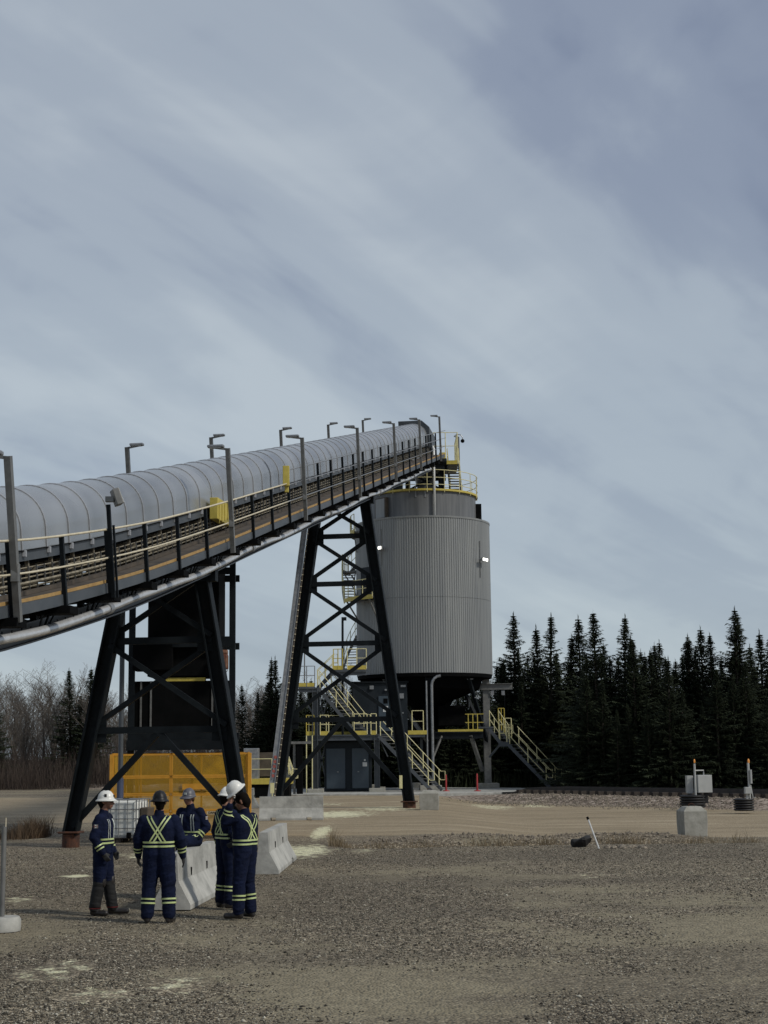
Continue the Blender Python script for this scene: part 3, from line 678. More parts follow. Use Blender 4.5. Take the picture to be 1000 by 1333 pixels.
# head structure above the drum
hd = thing('conveyor_head_frame', 'dark steel head frame carrying the conveyor end above the silo roof', 'steel frame', (CX, CY-1, ZD_))
zh = zw(93)-.3
for x, y in ((-.9, -2.2), (1.25, -2.2), (-.9, 1.4), (1.25, 1.4)):
    mb = MB(); mb.hbeam((CX+x, CY+y, ZD_), (CX+x, CY+y, zh), .26, .26, Vector((1, 0, 0)), .03); mb.build('column', M_dark, hd)
mb = MB()
for y in (-2.2, 1.4): mb.beam((CX-1.2, CY+y, zh-.15), (CX+1.6, CY+y, zh-.15), .25, .35)
for x in (-.9, 1.25): mb.beam((CX+x, CY-2.6, zh-.15), (CX+x, CY+1.9, zh-.15), .25, .35)
mb.build('floor_beam', M_dark, hd)
mb = MB(); mb.beam((CX-.9, CY-2.2, ZD_+.2), (CX+1.25, CY-2.25, zh-.4), .1, .12); mb.beam((CX+1.25, CY-2.15, ZD_+.2), (CX-.9, CY-2.2, zh-.4), .1, .12); mb.build('diagonal_brace', M_dark, hd)
mb = MB(); mb.prism([(CX-.55, CY-1.4, zh), (CX+.9, CY-1.4, zh), (CX+.7, CY-1.4, ZD_+.7), (CX+.7, CY-1.4, ZD_), (CX-.3, CY-1.4, ZD_), (CX-.3, CY-1.4, ZD_+.7)], (0, 0, 0), (0, 1.5, 0)); mb.build('discharge_chute', M_galvd, hd, bevel=.02)
mb = MB(); mb.box((CX-1.9, CY-2.3, ZD_+.6), (1.3, 1.0, 1.0)); mb.build('drive_cabinet', M_slate, hd, bevel=.02)
mb = MB(); mb.box((CX+1.4, CY-.9, zh+.03), (1.7, 3.6, .08)); mb.build('floor_grating', M_galvd, hd)
mb = MB(); mb.box((CX+1.25, CY-2.65, zh+.5), (.4, .3, .45)); mb.build('gearbox', M_yel, hd, bevel=.04)
mb = MB(); mb.box((CX+.95, CY-2.7, zh-.05), (.8, .5, .7)); mb.tube([(CX+.6, CY-2.9, zh+.1), (CX+1.5, CY-2.9, zh+.1)], .22, 12); mb.build('drive_motor', M_dark, hd, bevel=.03)
def railing(parent, pts, h=1.1, mat=None, kick=True, step=1.3, r=.024, kh=.16, mid=.55):
    mat = mat or M_yelpale; pts = [Vector(p) for p in pts]
    for a, b in zip(pts[:-1], pts[1:]):
        n = max(1, int(round((b-a).length/step)))
        for i in range(n+1):
            if i == n and (b-pts[-1]).length > 1e-4: continue
            q = a.lerp(b, i/n); mb = MB(); mb.tube([q-Z*.08, q+Z*h], r*1.15, 6); mb.build('rail_post', mat, parent, smooth=40)
    for hh in (mid*h/1.1, h):
        mb = MB(); mb.tube([p+Z*hh for p in pts], r, 6); mb.build('handrail', mat, parent, smooth=40)
    if kick:
        for a, b in zip(pts[:-1], pts[1:]):
            mb = MB(); mb.beam(a+Z*(.0), b+Z*(.0), .02, kh*1.5); mb.build('kick_plate', M_yel, parent)
railing(hd, [(CX+.7, CY-2.7, zh+.1), (CX+2.2, CY-2.7, zh+.1), (CX+2.2, CY+.9, zh+.1)], 1.9, M_yelpale, True, .8, mid=.6)
def stair(root, top, bot, width, side, rails=True, n=None, mat=None, rm=None):
    top, bot, side = Vector(top), Vector(bot), Vector(side).normalized(); mat = mat or M_frame; rm = rm or M_yelpale
    d = bot-top; n = n or max(3, int(abs(d.z)/.2)); hz = Vector((d.x, d.y, 0)).normalized()
    for sg in (0, 1):
        o = side*width*sg; mb = MB(); mb.beam(top+o-Z*.08, bot+o+Z*.02, .06, .20); mb.build('stringer', mat, root)
        if rails:
            L = d.length; k = max(2, int(round(L/1.5)))
            for i in range(k+1):
                q = top.lerp(bot, (i+.12)/(k+.3))+o; mb = MB(); mb.tube([q, q+Z*1.05], .026, 6); mb.build('rail_post', rm, root, smooth=40)
            for h in (.55, 1.05):
                mb = MB(); a = top.lerp(bot, .02)+o+Z*h; b = top.lerp(bot, .98)+o+Z*h
                pts = [a, b] if h > 1 else [a, b, b+hz*.25]
                if h > 1: pts = [a, b, b+hz*.25+Z*.0, b+hz*.25-Z*.5]
                mb.tube(pts, .024, 6); mb.build('handrail', rm, root, smooth=40)
    for i in range(n):
        q = top.lerp(bot, (i+.6)/n)+side*width/2
        mb = MB(); mb.box(q, (.26, width-.07, .035), M=Matrix((hz, side, Z)).transposed()); mb.build('tread', M_galvd, root)
# head stair going down on the right to the drum roof
stair(hd, (CX+2.25, CY-2.6, zh), (CX+2.6, CY+1.2, ZD_+.1), .7, (-1, 0, 0), n=14)
# ------------------------------------------------------------------ left access tower with two flights
ax = thing('access_stair_tower', 'grey steel stair tower with yellow handrails left of the silo', 'staircase', (P(440, 1026, 91).x, 91, 0))
YA = 91.0
z1 = zat(450, 957, YA); z2 = zat(400, 894, YA); z3 = zat(455, 872, YA+1)
def X_(px, py, Y=YA): return P(px, py, Y).x
# columns
for px, zt in ((410.5, z2), (490.5, z1)):
    for dy in (0, 3.0):
        x = X_(px, 960); mb = MB(); mb.hbeam((x, YA+dy, .1), (x, YA+dy, zt-.1), .32, .32, Vector((1, 0, 0)), .035); mb.build('column', M_frame, ax)
        mb = MB(); mb.box((x, YA+dy, .14), (.95, .9, .34)); mb.build('column_plinth', M_concold, ax, bevel=.03)
# landing 1
xa, xb = X_(398, 960), X_(515, 960)
mb = MB(); mb.hbeam((xa, YA, z1-.16), (xb, YA, z1-.16), .2, .3); mb.hbeam((xa, YA+3, z1-.16), (xb, YA+3, z1-.16), .2, .3); mb.box(((xa+xb)/2, YA+1.5, z1), (xb-xa, 3.0, .05)); mb.build('landing', M_frame, ax)
railing(ax, [(X_(399, 950), YA-.05, z1+.12), (X_(409, 950), YA-.05, z1+.12)], 1.05, M_yel, True, .35)
railing(ax, [(X_(417, 950), YA-.05, z1+.12), (X_(428, 950), YA-.05, z1+.12)], 1.05, M_yelpale, True, .5)
railing(ax, [(X_(461, 950), YA-.05, z1+.12), (X_(478, 950), YA-.05, z1+.12)], 1.1, M_yelpale, True, .7)
railing(ax, [(X_(483, 950), YA-.05, z1+.12), (X_(490, 950), YA-.05, z1+.12)], 1.1, M_yelpale, True, .4)
railing(ax, [(X_(399, 950), YA+3, z1+.12), (X_(515, 950), YA+3, z1+.12)], 1.1, M_yelpale, True, 1.0)
# upper landing + higher platform
mb = MB(); mb.box((X_(399.5, 896), YA+1, z2-.06), (X_(410, 896)-X_(389, 896), 2.4, .12)); mb.hbeam((X_(389, 896), YA-.1, z2-.22), (X_(413, 896), YA-.1, z2-.22), .15, .22); mb.build('landing', M_frame, ax)
railing(ax, [(X_(389, 896), YA-.15, z2+.1), (X_(410, 896), YA-.15, z2+.1)], 1.1, M_galv, True, .45)
mb = MB(); mb.box((X_(452, 876), YA+1.3, z3-.06), (X_(477, 876)-X_(430, 876), 1.9, .14)); mb.hbeam((X_(430, 880), YA+.4, z3-.25), (X_(477, 880), YA+.4, z3-.25), .15, .22); mb.build('landing', M_frame, ax)
railing(ax, [(X_(434, 874), YA+.35, z3+.1), (X_(446, 874), YA+.35, z3+.1)], 1.1, M_yel, True, .28)
railing(ax, [(X_(452, 874), YA+.35, z3+.1), (X_(477, 874), YA+.35, z3+.1)], 1.1, M_yelpale, True, .62)
stair(ax, (X_(414, 897), YA, z2), (X_(463, 953), YA, z1+.1), 1.0, (.65, .76, 0))
stair(ax, (X_(410, 892), YA+2.2, z2), (X_(433, 876), YA+2.2, z3), .9, (0, 1, 0), n=5)
stair(ax, (X_(493, 956), YA-.9, z1), (X_(561, 1031), YA-.9, .12), 1.0, (.65, .76, 0))
mb = MB(); mb.beam((X_(395, 905), YA, z2-.6), (X_(409, 925), YA, z2-1.7), .1, .1); mb.build('knee_brace', M_frame, ax)
for a, b in (((413, 960), (425, 1020)), ((425, 960), (413, 1020)), ((494, 962), (505, 985)), ((417, 900), (421, 945)), ((428, 905), (417, 945))):
    p, q = P(a[0], a[1], YA+1.2), P(b[0], b[1], YA+1.2); mb = MB(); mb.beam(p, q, .07, .07); mb.build('cross_brace', M_frame, ax)
# ladder-like masts
mb = MB(); mb.tube([(X_(446.5, 1000, YA+1.6), YA+1.6, z1), (X_(446.5, 870, YA+1.6), YA+1.6, z3+3.0)], .07, 8); mb.box((X_(447, 815), YA+1.6, z3+3.1), (.3, .2, .2)); mb.build('camera_mast', M_dark, ax, smooth=30)
mb = MB(); mb.tube([(X_(396.5, 890), YA, z2), (X_(396.5, 845), YA, z2+2.3)], .035, 6); mb.build('antenna_mast', M_galvd, ax)
mb = MB()
for px in (399.5, 407): mb.tube([(X_(px, 1000), YA-.4, .1), (X_(px, 965), YA-.4, z1)], .03, 6)
mb.build('ladder_rail', M_yelpale, ax)
# right part of the landing near the front column
rp = thing('service_platform', 'small yellow railed platform beside the front column under the silo', 'platform', (X_(546, 950, 92.2), 92.2, 0))
x0, x1 = X_(529, 950, 92.2), X_(553.5, 950, 92.2); mb = MB(); mb.box(((x0+x1)/2, 92.9, z1-.05), (x1-x0, 1.5, .2)); mb.build('deck', M_frame, rp)
mb = MB(); mb.box(((x0+x1)/2+.1, 92.13, z1+.12), (x1-x0, .03, .24)); mb.build('kick_plate', M_yel, rp)
railing(rp, [(x0+.35, 92.15, z1+.15), (x1-.1, 92.15, z1+.15)], 1.25, M_yelpale, False, .45)
for x in (x0+.2, x1-.2): mb = MB(); mb.beam((x, 93.4, .1), (x, 93.4, z1-.1), .16, .16); mb.build('leg', M_frame, rp)
# ------------------------------------------------------------------ buildings under the stair tower
eh = thing('electrical_room', 'low dark steel equipment room with two slate blue doors under the stair landing', 'electrical room', (X_(453, 1026, 92), 92.5, 0))
xa, xb = X_(422.5, 1026, 92), X_(484, 1026, 92); zt = zat(450, 966, 92)
mb = MB(); mb.box(((xa+xb)/2, 93.2, (zt+.1)/2+.03), (xb-xa, 2.2, zt-.12)); mb.build('wall', M_slate, eh, bevel=.02)
mb = MB(); mb.box(((xa+xb)/2, 93.15, zt+.03), (xb-xa+.2, 2.5, .1)); mb.build('roof', M_dark, eh, bevel=.02)
for p0, p1 in ((425, 449.5), (458.5, 480)):
    u, v = X_(p0, 1000, 92), X_(p1, 1000, 92); mb = MB(); mb.box(((u+v)/2, 92.06, (.25+zt-.4)/2+.03), (v-u, .07, zt-.65)); dd = mb.build('door', M_bluedoor, eh, bevel=.012)
    mb = MB(); mb.box(((u+v)/2+.12*(1 if p0 < 450 else -1), 92.0, 1.25), (.1, .06, .05)); mb.build('handle', M_galv, dd)
mb = MB(); mb.box((X_(475, 995, 92), 92.015, zat(475, 995, 92)), (.26, .01, .24)); mb.build('notice', M_white, eh)
mb = MB(); mb.box((X_(475, 989.5, 92), 92.012, zat(475, 989.5, 92)), (.1, .012, .1)); mb.build('notice', M_white, eh)
ur = thing('control_cabin', 'dark blue cabin with a grey door tucked under the silo bottom', 'cabin', (X_(500, 950, 94), 94, 0))
xa, xb = X_(459, 950, 93.2), X_(531, 950, 93.2); zc0, zc1 = z1-.1, zat(500, 889, 93.2)
mb = MB(); mb.box(((xa+xb)/2, 94.6, (zc0+zc1)/2), (xb-xa, 2.6, zc1-zc0)); mb.build('wall', M_slate, ur, bevel=.03)
mb = MB(); mb.box(((xa+xb)/2, 94.6, zc1+.05), (xb-xa+.2, 2.8, .1)); mb.build('roof', M_dark, ur)
for x in (xa+.3, xb-.3): mb = MB(); mb.beam((x, 94.6, .1), (x, 94.6, zc0), .3, .3); mb.build('leg', M_dark, ur)
u, v = X_(493, 930, 93.2), X_(513, 930, 93.2); mb = MB(); mb.box(((u+v)/2, 93.26, zat(500, 929, 93.2)), (v-u, .06, 2.1)); dd = mb.build('door', M_bluedoor, ur, bevel=.01)
q = P(502, 912.5, 93.2); mb = MB(); mb.box((q.x, 93.22, q.z), (.26, .02, .3)); mb.build('window', M_black, dd)
q = P(502, 923, 93.2); mb = MB(); mb.box((q.x, 93.22, q.z), (.3, .012, .34)); mb.prism([(q.x-.09, 93.213, q.z-.1), (q.x+.09, 93.213, q.z-.1), (q.x, 93.213, q.z+.08)], (0, 0, 0), (0, -.004, 0)); mb.build('notice', M_white, dd)
for px, py, w, h in ((484, 895, .24, .22), (523, 906, .26, .3), (503.5, 898, .24, .1), (525, 893, .3, .12), (523.5, 928, .2, .08)):
    q = P(px, py, 93.2); mb = MB(); mb.box((q.x, 93.24, q.z), (w, .08, h)); mb.build('wall_box', M_galv, ur)
# ------------------------------------------------------------------ wrap-around stair on the silo's left side
sp = thing('curved_silo_stair', 'curved external stair with yellow landing wrapping the left side of the silo', 'staircase', pol(RS+.5, 190, 0))
def arcdeck(root, a0, a1, z, r0=RS+.08, r1=RS+.95, name='landing'):
    n = 8; A = [pol(r0, a0+(a1-a0)*i/n, z-.05) for i in range(n+1)]+[pol(r1, a1-(a1-a0)*i/n, z-.05) for i in range(n+1)]
    mb = MB(); mb.prism(A, (0, 0, 0), (0, 0, .06)); mb.build(name, M_galvd, root)
    mb = MB(); pts = [pol(r1, a0+(a1-a0)*i/n, z+.0) for i in range(n+1)]
    for a, b in zip(pts[:-1], pts[1:]): mb.beam(a, b, .03, .26)
    mb.build('kick_plate', M_yel, root)
    for i in range(0, n+1, 2):
        mb = MB(); mb.tube([pts[i], pts[i]+Z*1.1], .027, 6); mb.build('rail_post', M_yelpale, root)
    for h in (.55, 1.1): mb = MB(); mb.tube([p+Z*h for p in pts], .022, 6); mb.build('handrail', M_yelpale, root)
    for a in (a0+4, a1-4): mb = MB(); mb.beam(pol(r1-.1, a, z-.1), pol(r0, a, z-1.3), .08, .08); mb.build('bracket', M_galvd, root)
def arcstair(root, a0, a1, zA, zB, n, r0=RS+.1, r1=RS+.9):
    for i in range(n):
        t = (i+.5)/n; a = a0+(a1-a0)*t; mb = MB(); mb.box(pol((r0+r1)/2, a, zA+(zB-zA)*t), (r1-r0, .26, .04), radians(a)); mb.build('tread', M_galvd, root)
    for r in (r0, r1):
        pts = [pol(r, a0+(a1-a0)*i/14, zA+(zB-zA)*i/14) for i in range(15)]
        mb = MB()
        for a, b in zip(pts[:-1], pts[1:]): mb.beam(a-Z*.08, b-Z*.08, .04, .24)
        mb.build('stringer', M_galvd, root)
        if r == r1:
            for i in range(0, 15, 2): mb = MB(); mb.tube([pts[i], pts[i]+Z*1.05], .024, 5); mb.build('rail_post', M_yelpale, root)
            for h in (.55, 1.05): mb = MB(); mb.tube([p+Z*h for p in pts], .022, 6); mb.build('handrail', M_yelpale, root)
zl = zat(462, 781, 95); zl2 = zat(455, 742, 97)
arcdeck(sp, 196, 232, zl)
arcstair(sp, 196, 172, zl, zl2, 11); arcdeck(sp, 172, 158, zl2)
arcstair(sp, 158, 120, zl2, ZT_-.6, 16)
arcdeck(sp, 160, 200, ZT_-.5, r1=RS+.35)
arcstair(sp, 128, 176, zl-.3, z3+.1, 22)
# ------------------------------------------------------------------ right-hand stair
rs = thing('track_side_stair', 'steel stair with yellow handrails descending right of the silo', 'staircase', (P(700, 1027, 95).x, 95, 0))
YR = 94.6; Xr = lambda px, py: P(px, py, YR).x
zr1 = zat(640, 947, YR); zr2 = zat(655, 967, YR)
mb = MB(); mb.box((Xr(632, 947), YR+.9, zr1), (1.0, 1.9, .1)); mb.build('landing', M_frame, rs)
railing(rs, [(Xr(652, 947), YR+1.9, zr1-.2), (Xr(660, 947), YR+1.9, zr1-.2)], 1.4, M_yel, False, .2)
stair(rs, (Xr(637, 950), YR, zr1), (Xr(651, 966), YR, zr2), .95, (.65, .76, 0), n=5)
mb = MB(); mb.box((Xr(656, 968), YR+.48, zr2), (Xr(662, 968)-Xr(650, 968), 1.05, .08)); mb.hbeam((Xr(649, 970), YR, zr2-.12), (Xr(662, 970), YR, zr2-.12), .1, .2); mb.build('landing', M_frame, rs)
railing(rs, [(Xr(651, 967), YR, zr2+.05), (Xr(660, 967), YR, zr2+.05)], 1.05, M_yelpale, False, .8)
railing(rs, [(Xr(660, 967), YR+1.0, zr2+.4), (Xr(668, 967), YR+1.0, zr2+.4)], 1.1, M_yelpale, False, .8)
stair(rs, (Xr(661, 968), YR, zr2), (Xr(716, 1028), YR, .12), .95, (.65, .76, 0))
mb = MB(); mb.beam(P(650, 971, YR+.4), P(637, 986, YR+.6), .12, .12); mb.build('knee_brace', M_frame, rs)
# red bollards
for i, (px, py, l) in enumerate(((581, 1031, 'red plastic delineator post nearest the foot of the left stair'), (621.5, 1031, 'red plastic delineator post beside the right silo column'))):
    g = G(px, py-1, .09); h = 1.0 if i else .95
    b = thing('delineator_post', l, 'bollard', (g.x, g.y, .09), 'red delineator posts on the pad')
    mb = MB(); mb.lathe((g.x, g.y, .09), [(.001, 0), (.2, 0), (.19, .04), (.055, .06), (.045, h-.06), (.03, h), (.001, h)], 12); mb.build('post', M_red, b, smooth=40)
# ------------------------------------------------------------------ take-up tower below the conveyor
YT = 45.0
tk = thing('belt_takeup_tower', 'black counterweight tower hanging below the conveyor behind the near trestle', 'tower', (P(236, 950, YT).x, YT, 0))
xc = P(237, 880, YT).x; Xt = lambda px, py=880, Y=YT: P(px, py, Y).x
for px, w in ((171.5, .13), (302.5, .13)):
    for dy in (0,):
        x = Xt(px); zt = zat(px, 745 if px > 200 else 790, YT)+.4; mb = MB(); mb.beam((x, YT+dy, 0), (x, YT+dy, zt), .17, .17, Vector((0, 1, 0))); mb.build('guide_column', M_dark, tk)
for py in (744, 836, 958):
    mb = MB()
    z = zat(237, py, YT); a, b = Xt(171), Xt(303)
    if py == 744: a = Xt(262)
    mb.beam((a, YT-.02, z), (b, YT-.02, z), .14, .2 if py != 836 else .5 if False else .3); mb.build('tie_beam', M_dark, tk); mb = MB(); mb.beam((a, YT+2, z), (b, YT+2, z), .14, .2); mb.build('tie_beam', M_dark, tk)
a, b = Xt(191), Xt(284); zb = zat(237, 880, YT-.1); zt = zw(YT)-.3
mb = MB(); mb.box(((a+b)/2, YT+1.0, (zb+zt)/2), (b-a, 1.8, zt-zb)); mb.box((Xt(199), YT+.3, zat(199, 856, YT)), (Xt(224)-Xt(172), .8, .75)); cwb = mb.build('takeup_housing', M_black, tk, bevel=.02)
mb = MB()
for i in range(4):
    for j in range(6):
        if (i+j) % 2: mb.tube([(Xt(256)+.12*i, YT+.09, zat(256, 852, YT)+.09*j), (Xt(256)+.12*i, YT+.07, zat(256, 852, YT)+.09*j)], .02, 6)
o = mb.build('bolt_heads', M_galvd, cwb); o['kind'] = 'stuff'
a, b = Xt(167), Xt(298); z0, z1_ = zat(237, 965, YT), zat(237, 886, YT)
mb = MB(); mb.box(((a+b)/2, YT+.9, (z0+z1_)/2), (b-a, 1.5, z1_-z0)); cw = mb.build('counterweight', M_black, tk, bevel=.03)
mb = MB()
mb.build('unused', M_galvd, cw) if False else None
for px in (183, 196, 276): mb = MB(); mb.beam((Xt(px), YT+.13, z0), (Xt(px), YT+.13, z1_), .05, .03); mb.build('stiffener', M_galvd, cw)
mb = MB(); mb.box((Xt(238, 888), YT+.3, z1_+.04), (Xt(268)-Xt(212), .3, .1)); mb.build('yellow_edge', M_yel, cw)
mb = MB(); mb.beam((Xt(167), YT-.1, z0-.1), (Xt(303), YT-.1, z0-.1), .2, .3); mb.build('bottom_stop', M_dark, tk)
mb = MB(); mb.box((Xt(290), YT-.1, zat(290, 862, YT)), (.32, .4, .42)); mb.tube([(Xt(283), YT-.1, zat(283, 850, YT)), (Xt(297), YT-.1, zat(297, 850, YT))], .09, 10); ho = mb.build('chain_hoist', pm('faded red hoist', (.12, .03, .02), (.22, .12, .07), 8, .6), tk, bevel=.03)
mb = MB()
for k in range(3): mb.tube([Vector((Xt(286+4*k), YT-.1, zat(290, 868, YT)))+Vector((.06*sin(t*2), 0, -.12*t)) for t in (0, .5, 1, 1.5, 2, 2.5, 3)], .012, 5)
mb.build('hoist_chain', M_galv, ho)
pl = thing('drain_pipe', 'slender blue grey vertical pipe dropping behind the white tank', 'pipe', (P(157, 1040, 43.4).x, 43.4, 0))
x = P(157, 1000, 43.4).x; mb = MB(); mb.tube([(x, 43.4, .5), (x, 43.4, zw(43.4)-1.0)], .07, 10); mb.build('pipe', M_frame, pl, smooth=40); mb = MB(); mb.tube([(x, 43.4, .0), (x, 43.4, 1.7)], .095, 12); mb.build('pipe_sleeve', pm('blue sleeve', (.04, .055, .10), (.06, .075, .13), 4, .5), pl, smooth=40)
# ------------------------------------------------------------------ orange screens
YF = 43.9
fn = thing('guard_enclosure', 'orange expanded metal screen enclosure around the counterweight tower', 'fence', (P(235, 1089, YF).x, YF, 0))
xa, xb = P(145, 1030, YF).x, P(325, 1030, YF).x; fz0, fz1 = .10, zat(235, 981, YF)
def panel(p0, p1, z0, z1):
    d = (p1-p0); n = Vector((d.y, -d.x, 0)).normalized()
    mb = MB(); mb.beam(p0.lerp(p1, .5)+Z*z0, p0.lerp(p1, .5)+Z*z1, d.length-.04, .008, Vector((d.x, d.y, 0)).cross(Z)) if False else mb.add([p0+Z*z0, p1+Z*z0, p1+Z*z1, p0+Z*z1], [(0, 1, 2, 3)])
    o = mb.build('mesh_panel', M_orange, fn); sl_ = o.modifiers.new('s', 'SOLIDIFY'); sl_.thickness = .004
    mb = MB(); t = .05
    for a, b in ((p0+Z*z0, p1+Z*z0), (p0+Z*z1, p1+Z*z1), (p0+Z*z0, p0+Z*z1), (p1+Z*z0, p1+Z*z1)): mb.beam(a-n*.02, b-n*.02, t, t, n)
    mb.build('panel_frame', M_orfr, fn)
D = 2.6
cols = [P(px, 1030, YF).x for px in (145, 222.5, 325)]; zr = [fz0, zat(235, 1056, YF), zat(235, 1034, YF), zat(235, 1011, YF), fz1]
corner = [Vector((xa, YF, 0)), Vector((xb, YF, 0)), Vector((xb-.30, YF+D, 0)), Vector((xa+.30, YF+D, 0))]
for z0, z1 in zip(zr[:-1], zr[1:]):
    for x0, x1 in zip(cols[:-1], cols[1:]): panel(Vector((x0+.02, YF, 0)), Vector((x1-.02, YF, 0)), z0+.022, z1-.022)
for i in (1, 2, 3):
    a, b = corner[i], corner[(i+1) % 4]
    for k in range(2):
        for z0, z1 in ((fz0, zr[2]), (zr[2], fz1)): panel(a.lerp(b, k/2), a.lerp(b, (k+1)/2), z0, z1)
for px in (183, 262, 300):
    x = P(px, 1030, YF).x; mb = MB(); mb.beam((x, YF+.05, fz0), (x, YF+.05, fz1), .05, .05); mb.build('stiffener', M_orfr, fn)
for c_ in corner: mb = MB(); mb.beam(c_+Z*0, c_+Z*fz1, .1, .1, Vector((1, 0, 0))); mb.build('corner_post', M_orfr, fn)
q = P(279.5, 1058, YF-.04); mb = MB(); mb.box((q.x, YF-.055, q.z), (.44, .02, .09)); sg = mb.build('warning_sign', pm('cream sign', (.55, .45, .28), (.6, .5, .32), 3, .5), fn)
def text(s, loc, size, mat, parent, rx=pi/2, rz=0, name='lettering'):
    cu = bpy.data.curves.new(name, 'FONT'); cu.body = s; cu.size = size; cu.align_x = 'CENTER'; cu.align_y = 'CENTER'; cu.extrude = .002; cu.offset = size*.02
    o = bpy.data.objects.new(name, cu); COL.objects.link(o); bpy.context.view_layer.update()
    me = bpy.data.meshes.new_from_object(o.evaluated_get(bpy.context.evaluated_depsgraph_get())); bpy.data.objects.remove(o)
    o = bpy.data.objects.new(name, me); COL.objects.link(o); me.materials.clear(); me.materials.append(mat); o.parent = parent; o.location = Vector(loc)-world_loc(parent); o.rotation_euler = (rx, 0, rz); return o
text('DANGER', (q.x, YF-.068, q.z), .085, M_black, sg)
q = P(255, 1024, YF); mb = MB(); mb.box((q.x, YF-.05, q.z), (.75, .02, .16)); mb.build('blank_plate', M_orfr, fn)
# ------------------------------------------------------------------ white tank in a cage
g = foot(172, 1098); g.y += .5; yb = g.y-.5; sc_ = 1.0
tk2 = thing('caged_liquid_tank', 'white plastic liquid tank in a grey tube cage on a pallet', 'tank', (P(168, 1098, yb).x, g.y, 0))
xa, xb = P(149.5, 1070, yb).x, P(184, 1070, yb).x; w = 1.0; xa = xb-w; R8 = Matrix.Rotation(radians(-9), 3, 'Z'); c0 = Vector(((xa+xb)/2-.02, yb+.62, 0))
def B8(mb, c, s): mb.box(c0+R8@Vector(c), s, radians(-9))
mb = MB(); B8(mb, (0, 0, .64), (.94, 1.12, .96)); mb.build('tank', M_tank, tk2, bevel=.07)
mb = MB(); mb.lathe(c0+Z*1.12, [(.001, .06), (.09, .06), (.1, 0)], 16); mb.build('cap', M_black, tk2)
mb = MB()
for k in range(5):
    u = -.48+.96*k/4
    for v in (-.59, .59): a = c0+R8@Vector((u, v, .15)); mb.tube([a, a+Z*1.0], .013, 6)
for k in range(6):
    v = -.59+1.18*k/5
    for u in (-.49, .49): a = c0+R8@Vector((u, v, .15)); mb.tube([a, a+Z*1.0], .013, 6)
for h in (.16, .40, .65, .90, 1.15):
    pts = [c0+R8@Vector((u, v, h)) for u, v in ((-.49, -.6), (.49, -.6), (.49, .6), (-.49, .6), (-.49, -.6))]; mb.tube(pts, .014, 6)
for v in (-.25, .25): mb.tube([c0+R8@Vector((-.49, v, 1.155)), c0+R8@Vector((.49, v, 1.155))], .016, 6)
mb.build('cage', M_galv, tk2, smooth=40)
mb = MB()
for v in (-.55, 0, .55):
    for u in (-.42, 0, .42): B8(mb, (u, v, .06), (.13, .1, .12))
for v in (-.55, -.27, 0, .27, .55): B8(mb, (0, v, .135), (1.0, .12, .022))
mb.build('pallet', M_tie, tk2)
mb = MB(); B8(mb, (.3, -.63, .22), (.12, .1, .14)); mb.build('outlet_valve', M_black, tk2, bevel=.02)
# dark panel leaning beside the tank
q = P(190, 1086, yb+.4); o = MB(); o.box((q.x, yb+.5, .62), (.22, .6, .62), -.15, M=Matrix.Rotation(-.15, 3, 'Z')@Matrix.Rotation(.06, 3, 'Y')); o.box((q.x, yb+.5, .155), (.05, .05, .31))
tag(o.build('control_box', M_brown, bevel=.02), 'small dark brown box on a stub post right of the white tank', 'box')
# ------------------------------------------------------------------ concrete barriers
def barrier(loc, L, rz, label, h=.81):
    pf = [(-.30, 0), (.30, 0), (.30, .07), (.112, .42), (.085, h), (-.085, h), (-.112, .42), (-.30, .07)]
    r = thing('concrete_barrier', label, 'barrier', loc, 'concrete road barriers'); M = Matrix.Rotation(rz, 3, 'Z'); loc = Vector(loc)
    mb = MB(); n = 10
    # body in segments so that two drain slots can be cut
    cuts = [0, .18, .26, .42, .58, .74, .82, 1.0]; slot = {5} if L > 3 else {1, 5}
    for i, (a, b) in enumerate(zip(cuts[:-1], cuts[1:])):
        p2 = pf if i not in slot else [(-.282, .10), (.282, .10), (.112, .42), (.085, h), (-.085, h), (-.112, .42)]
        mb.prism([loc+M@Vector((x, -L/2+a*L, z)) for x, z in p2], (0, 0, 0), M@Vector((0, (b-a)*L-.0, 0)))
    o = mb.build('body', M_conc, r); 
    mb = MB()
    for t in (.3, .7): mb.box(loc+M@Vector((.105, -L/2+t*L, .50)), (.03, .05, .12), rz)
    mb.build('lifting_slot', M_black, r)
    return r
b1 = (G(248, 1184.5)+G(297, 1158))/2; a1_ = atan2(-(G(297, 1158).x-G(248, 1184.5).x), (G(297, 1158).y-G(248, 1184.5).y)); M1 = Matrix.Rotation(a1_, 3, 'Z')
b1 = b1-M1@Vector((.30, 0, 0)); L1 = (G(297, 1158)-G(248, 1184.5)).length
B1 = Vector((b1.x, b1.y, 0)); barrier(B1, L1, a1_, 'nearest concrete barrier, the one the grey-hatted worker sits on', .83)
b2a, b2b = G(363, 1138), G(386, 1119); a2_ = atan2(-(b2b.x-b2a.x), b2b.y-b2a.y); M2_ = Matrix.Rotation(a2_, 3, 'Z'); b2 = (b2a+b2b)/2-M2_@Vector((.3, 0, 0))
barrier((b2.x, b2.y, 0), (b2b-b2a).length, a2_, 'second concrete barrier, just right of the worker lifting his white hard hat', .80)
q0, q1 = G(338, 1068), G(421, 1067); barrier(((q0.x+q1.x)/2, (q0.y+q1.y)/2, 0), (q1-q0).length, pi/2+.01, 'far concrete barrier lying broadside in front of the tall trestle', .83)
q0 = G(327, 1052); o = barrier((q0.x, q0.y+.3, 0), 1.6, .05, 'short concrete barrier end peeking out right of the orange screens', .85)
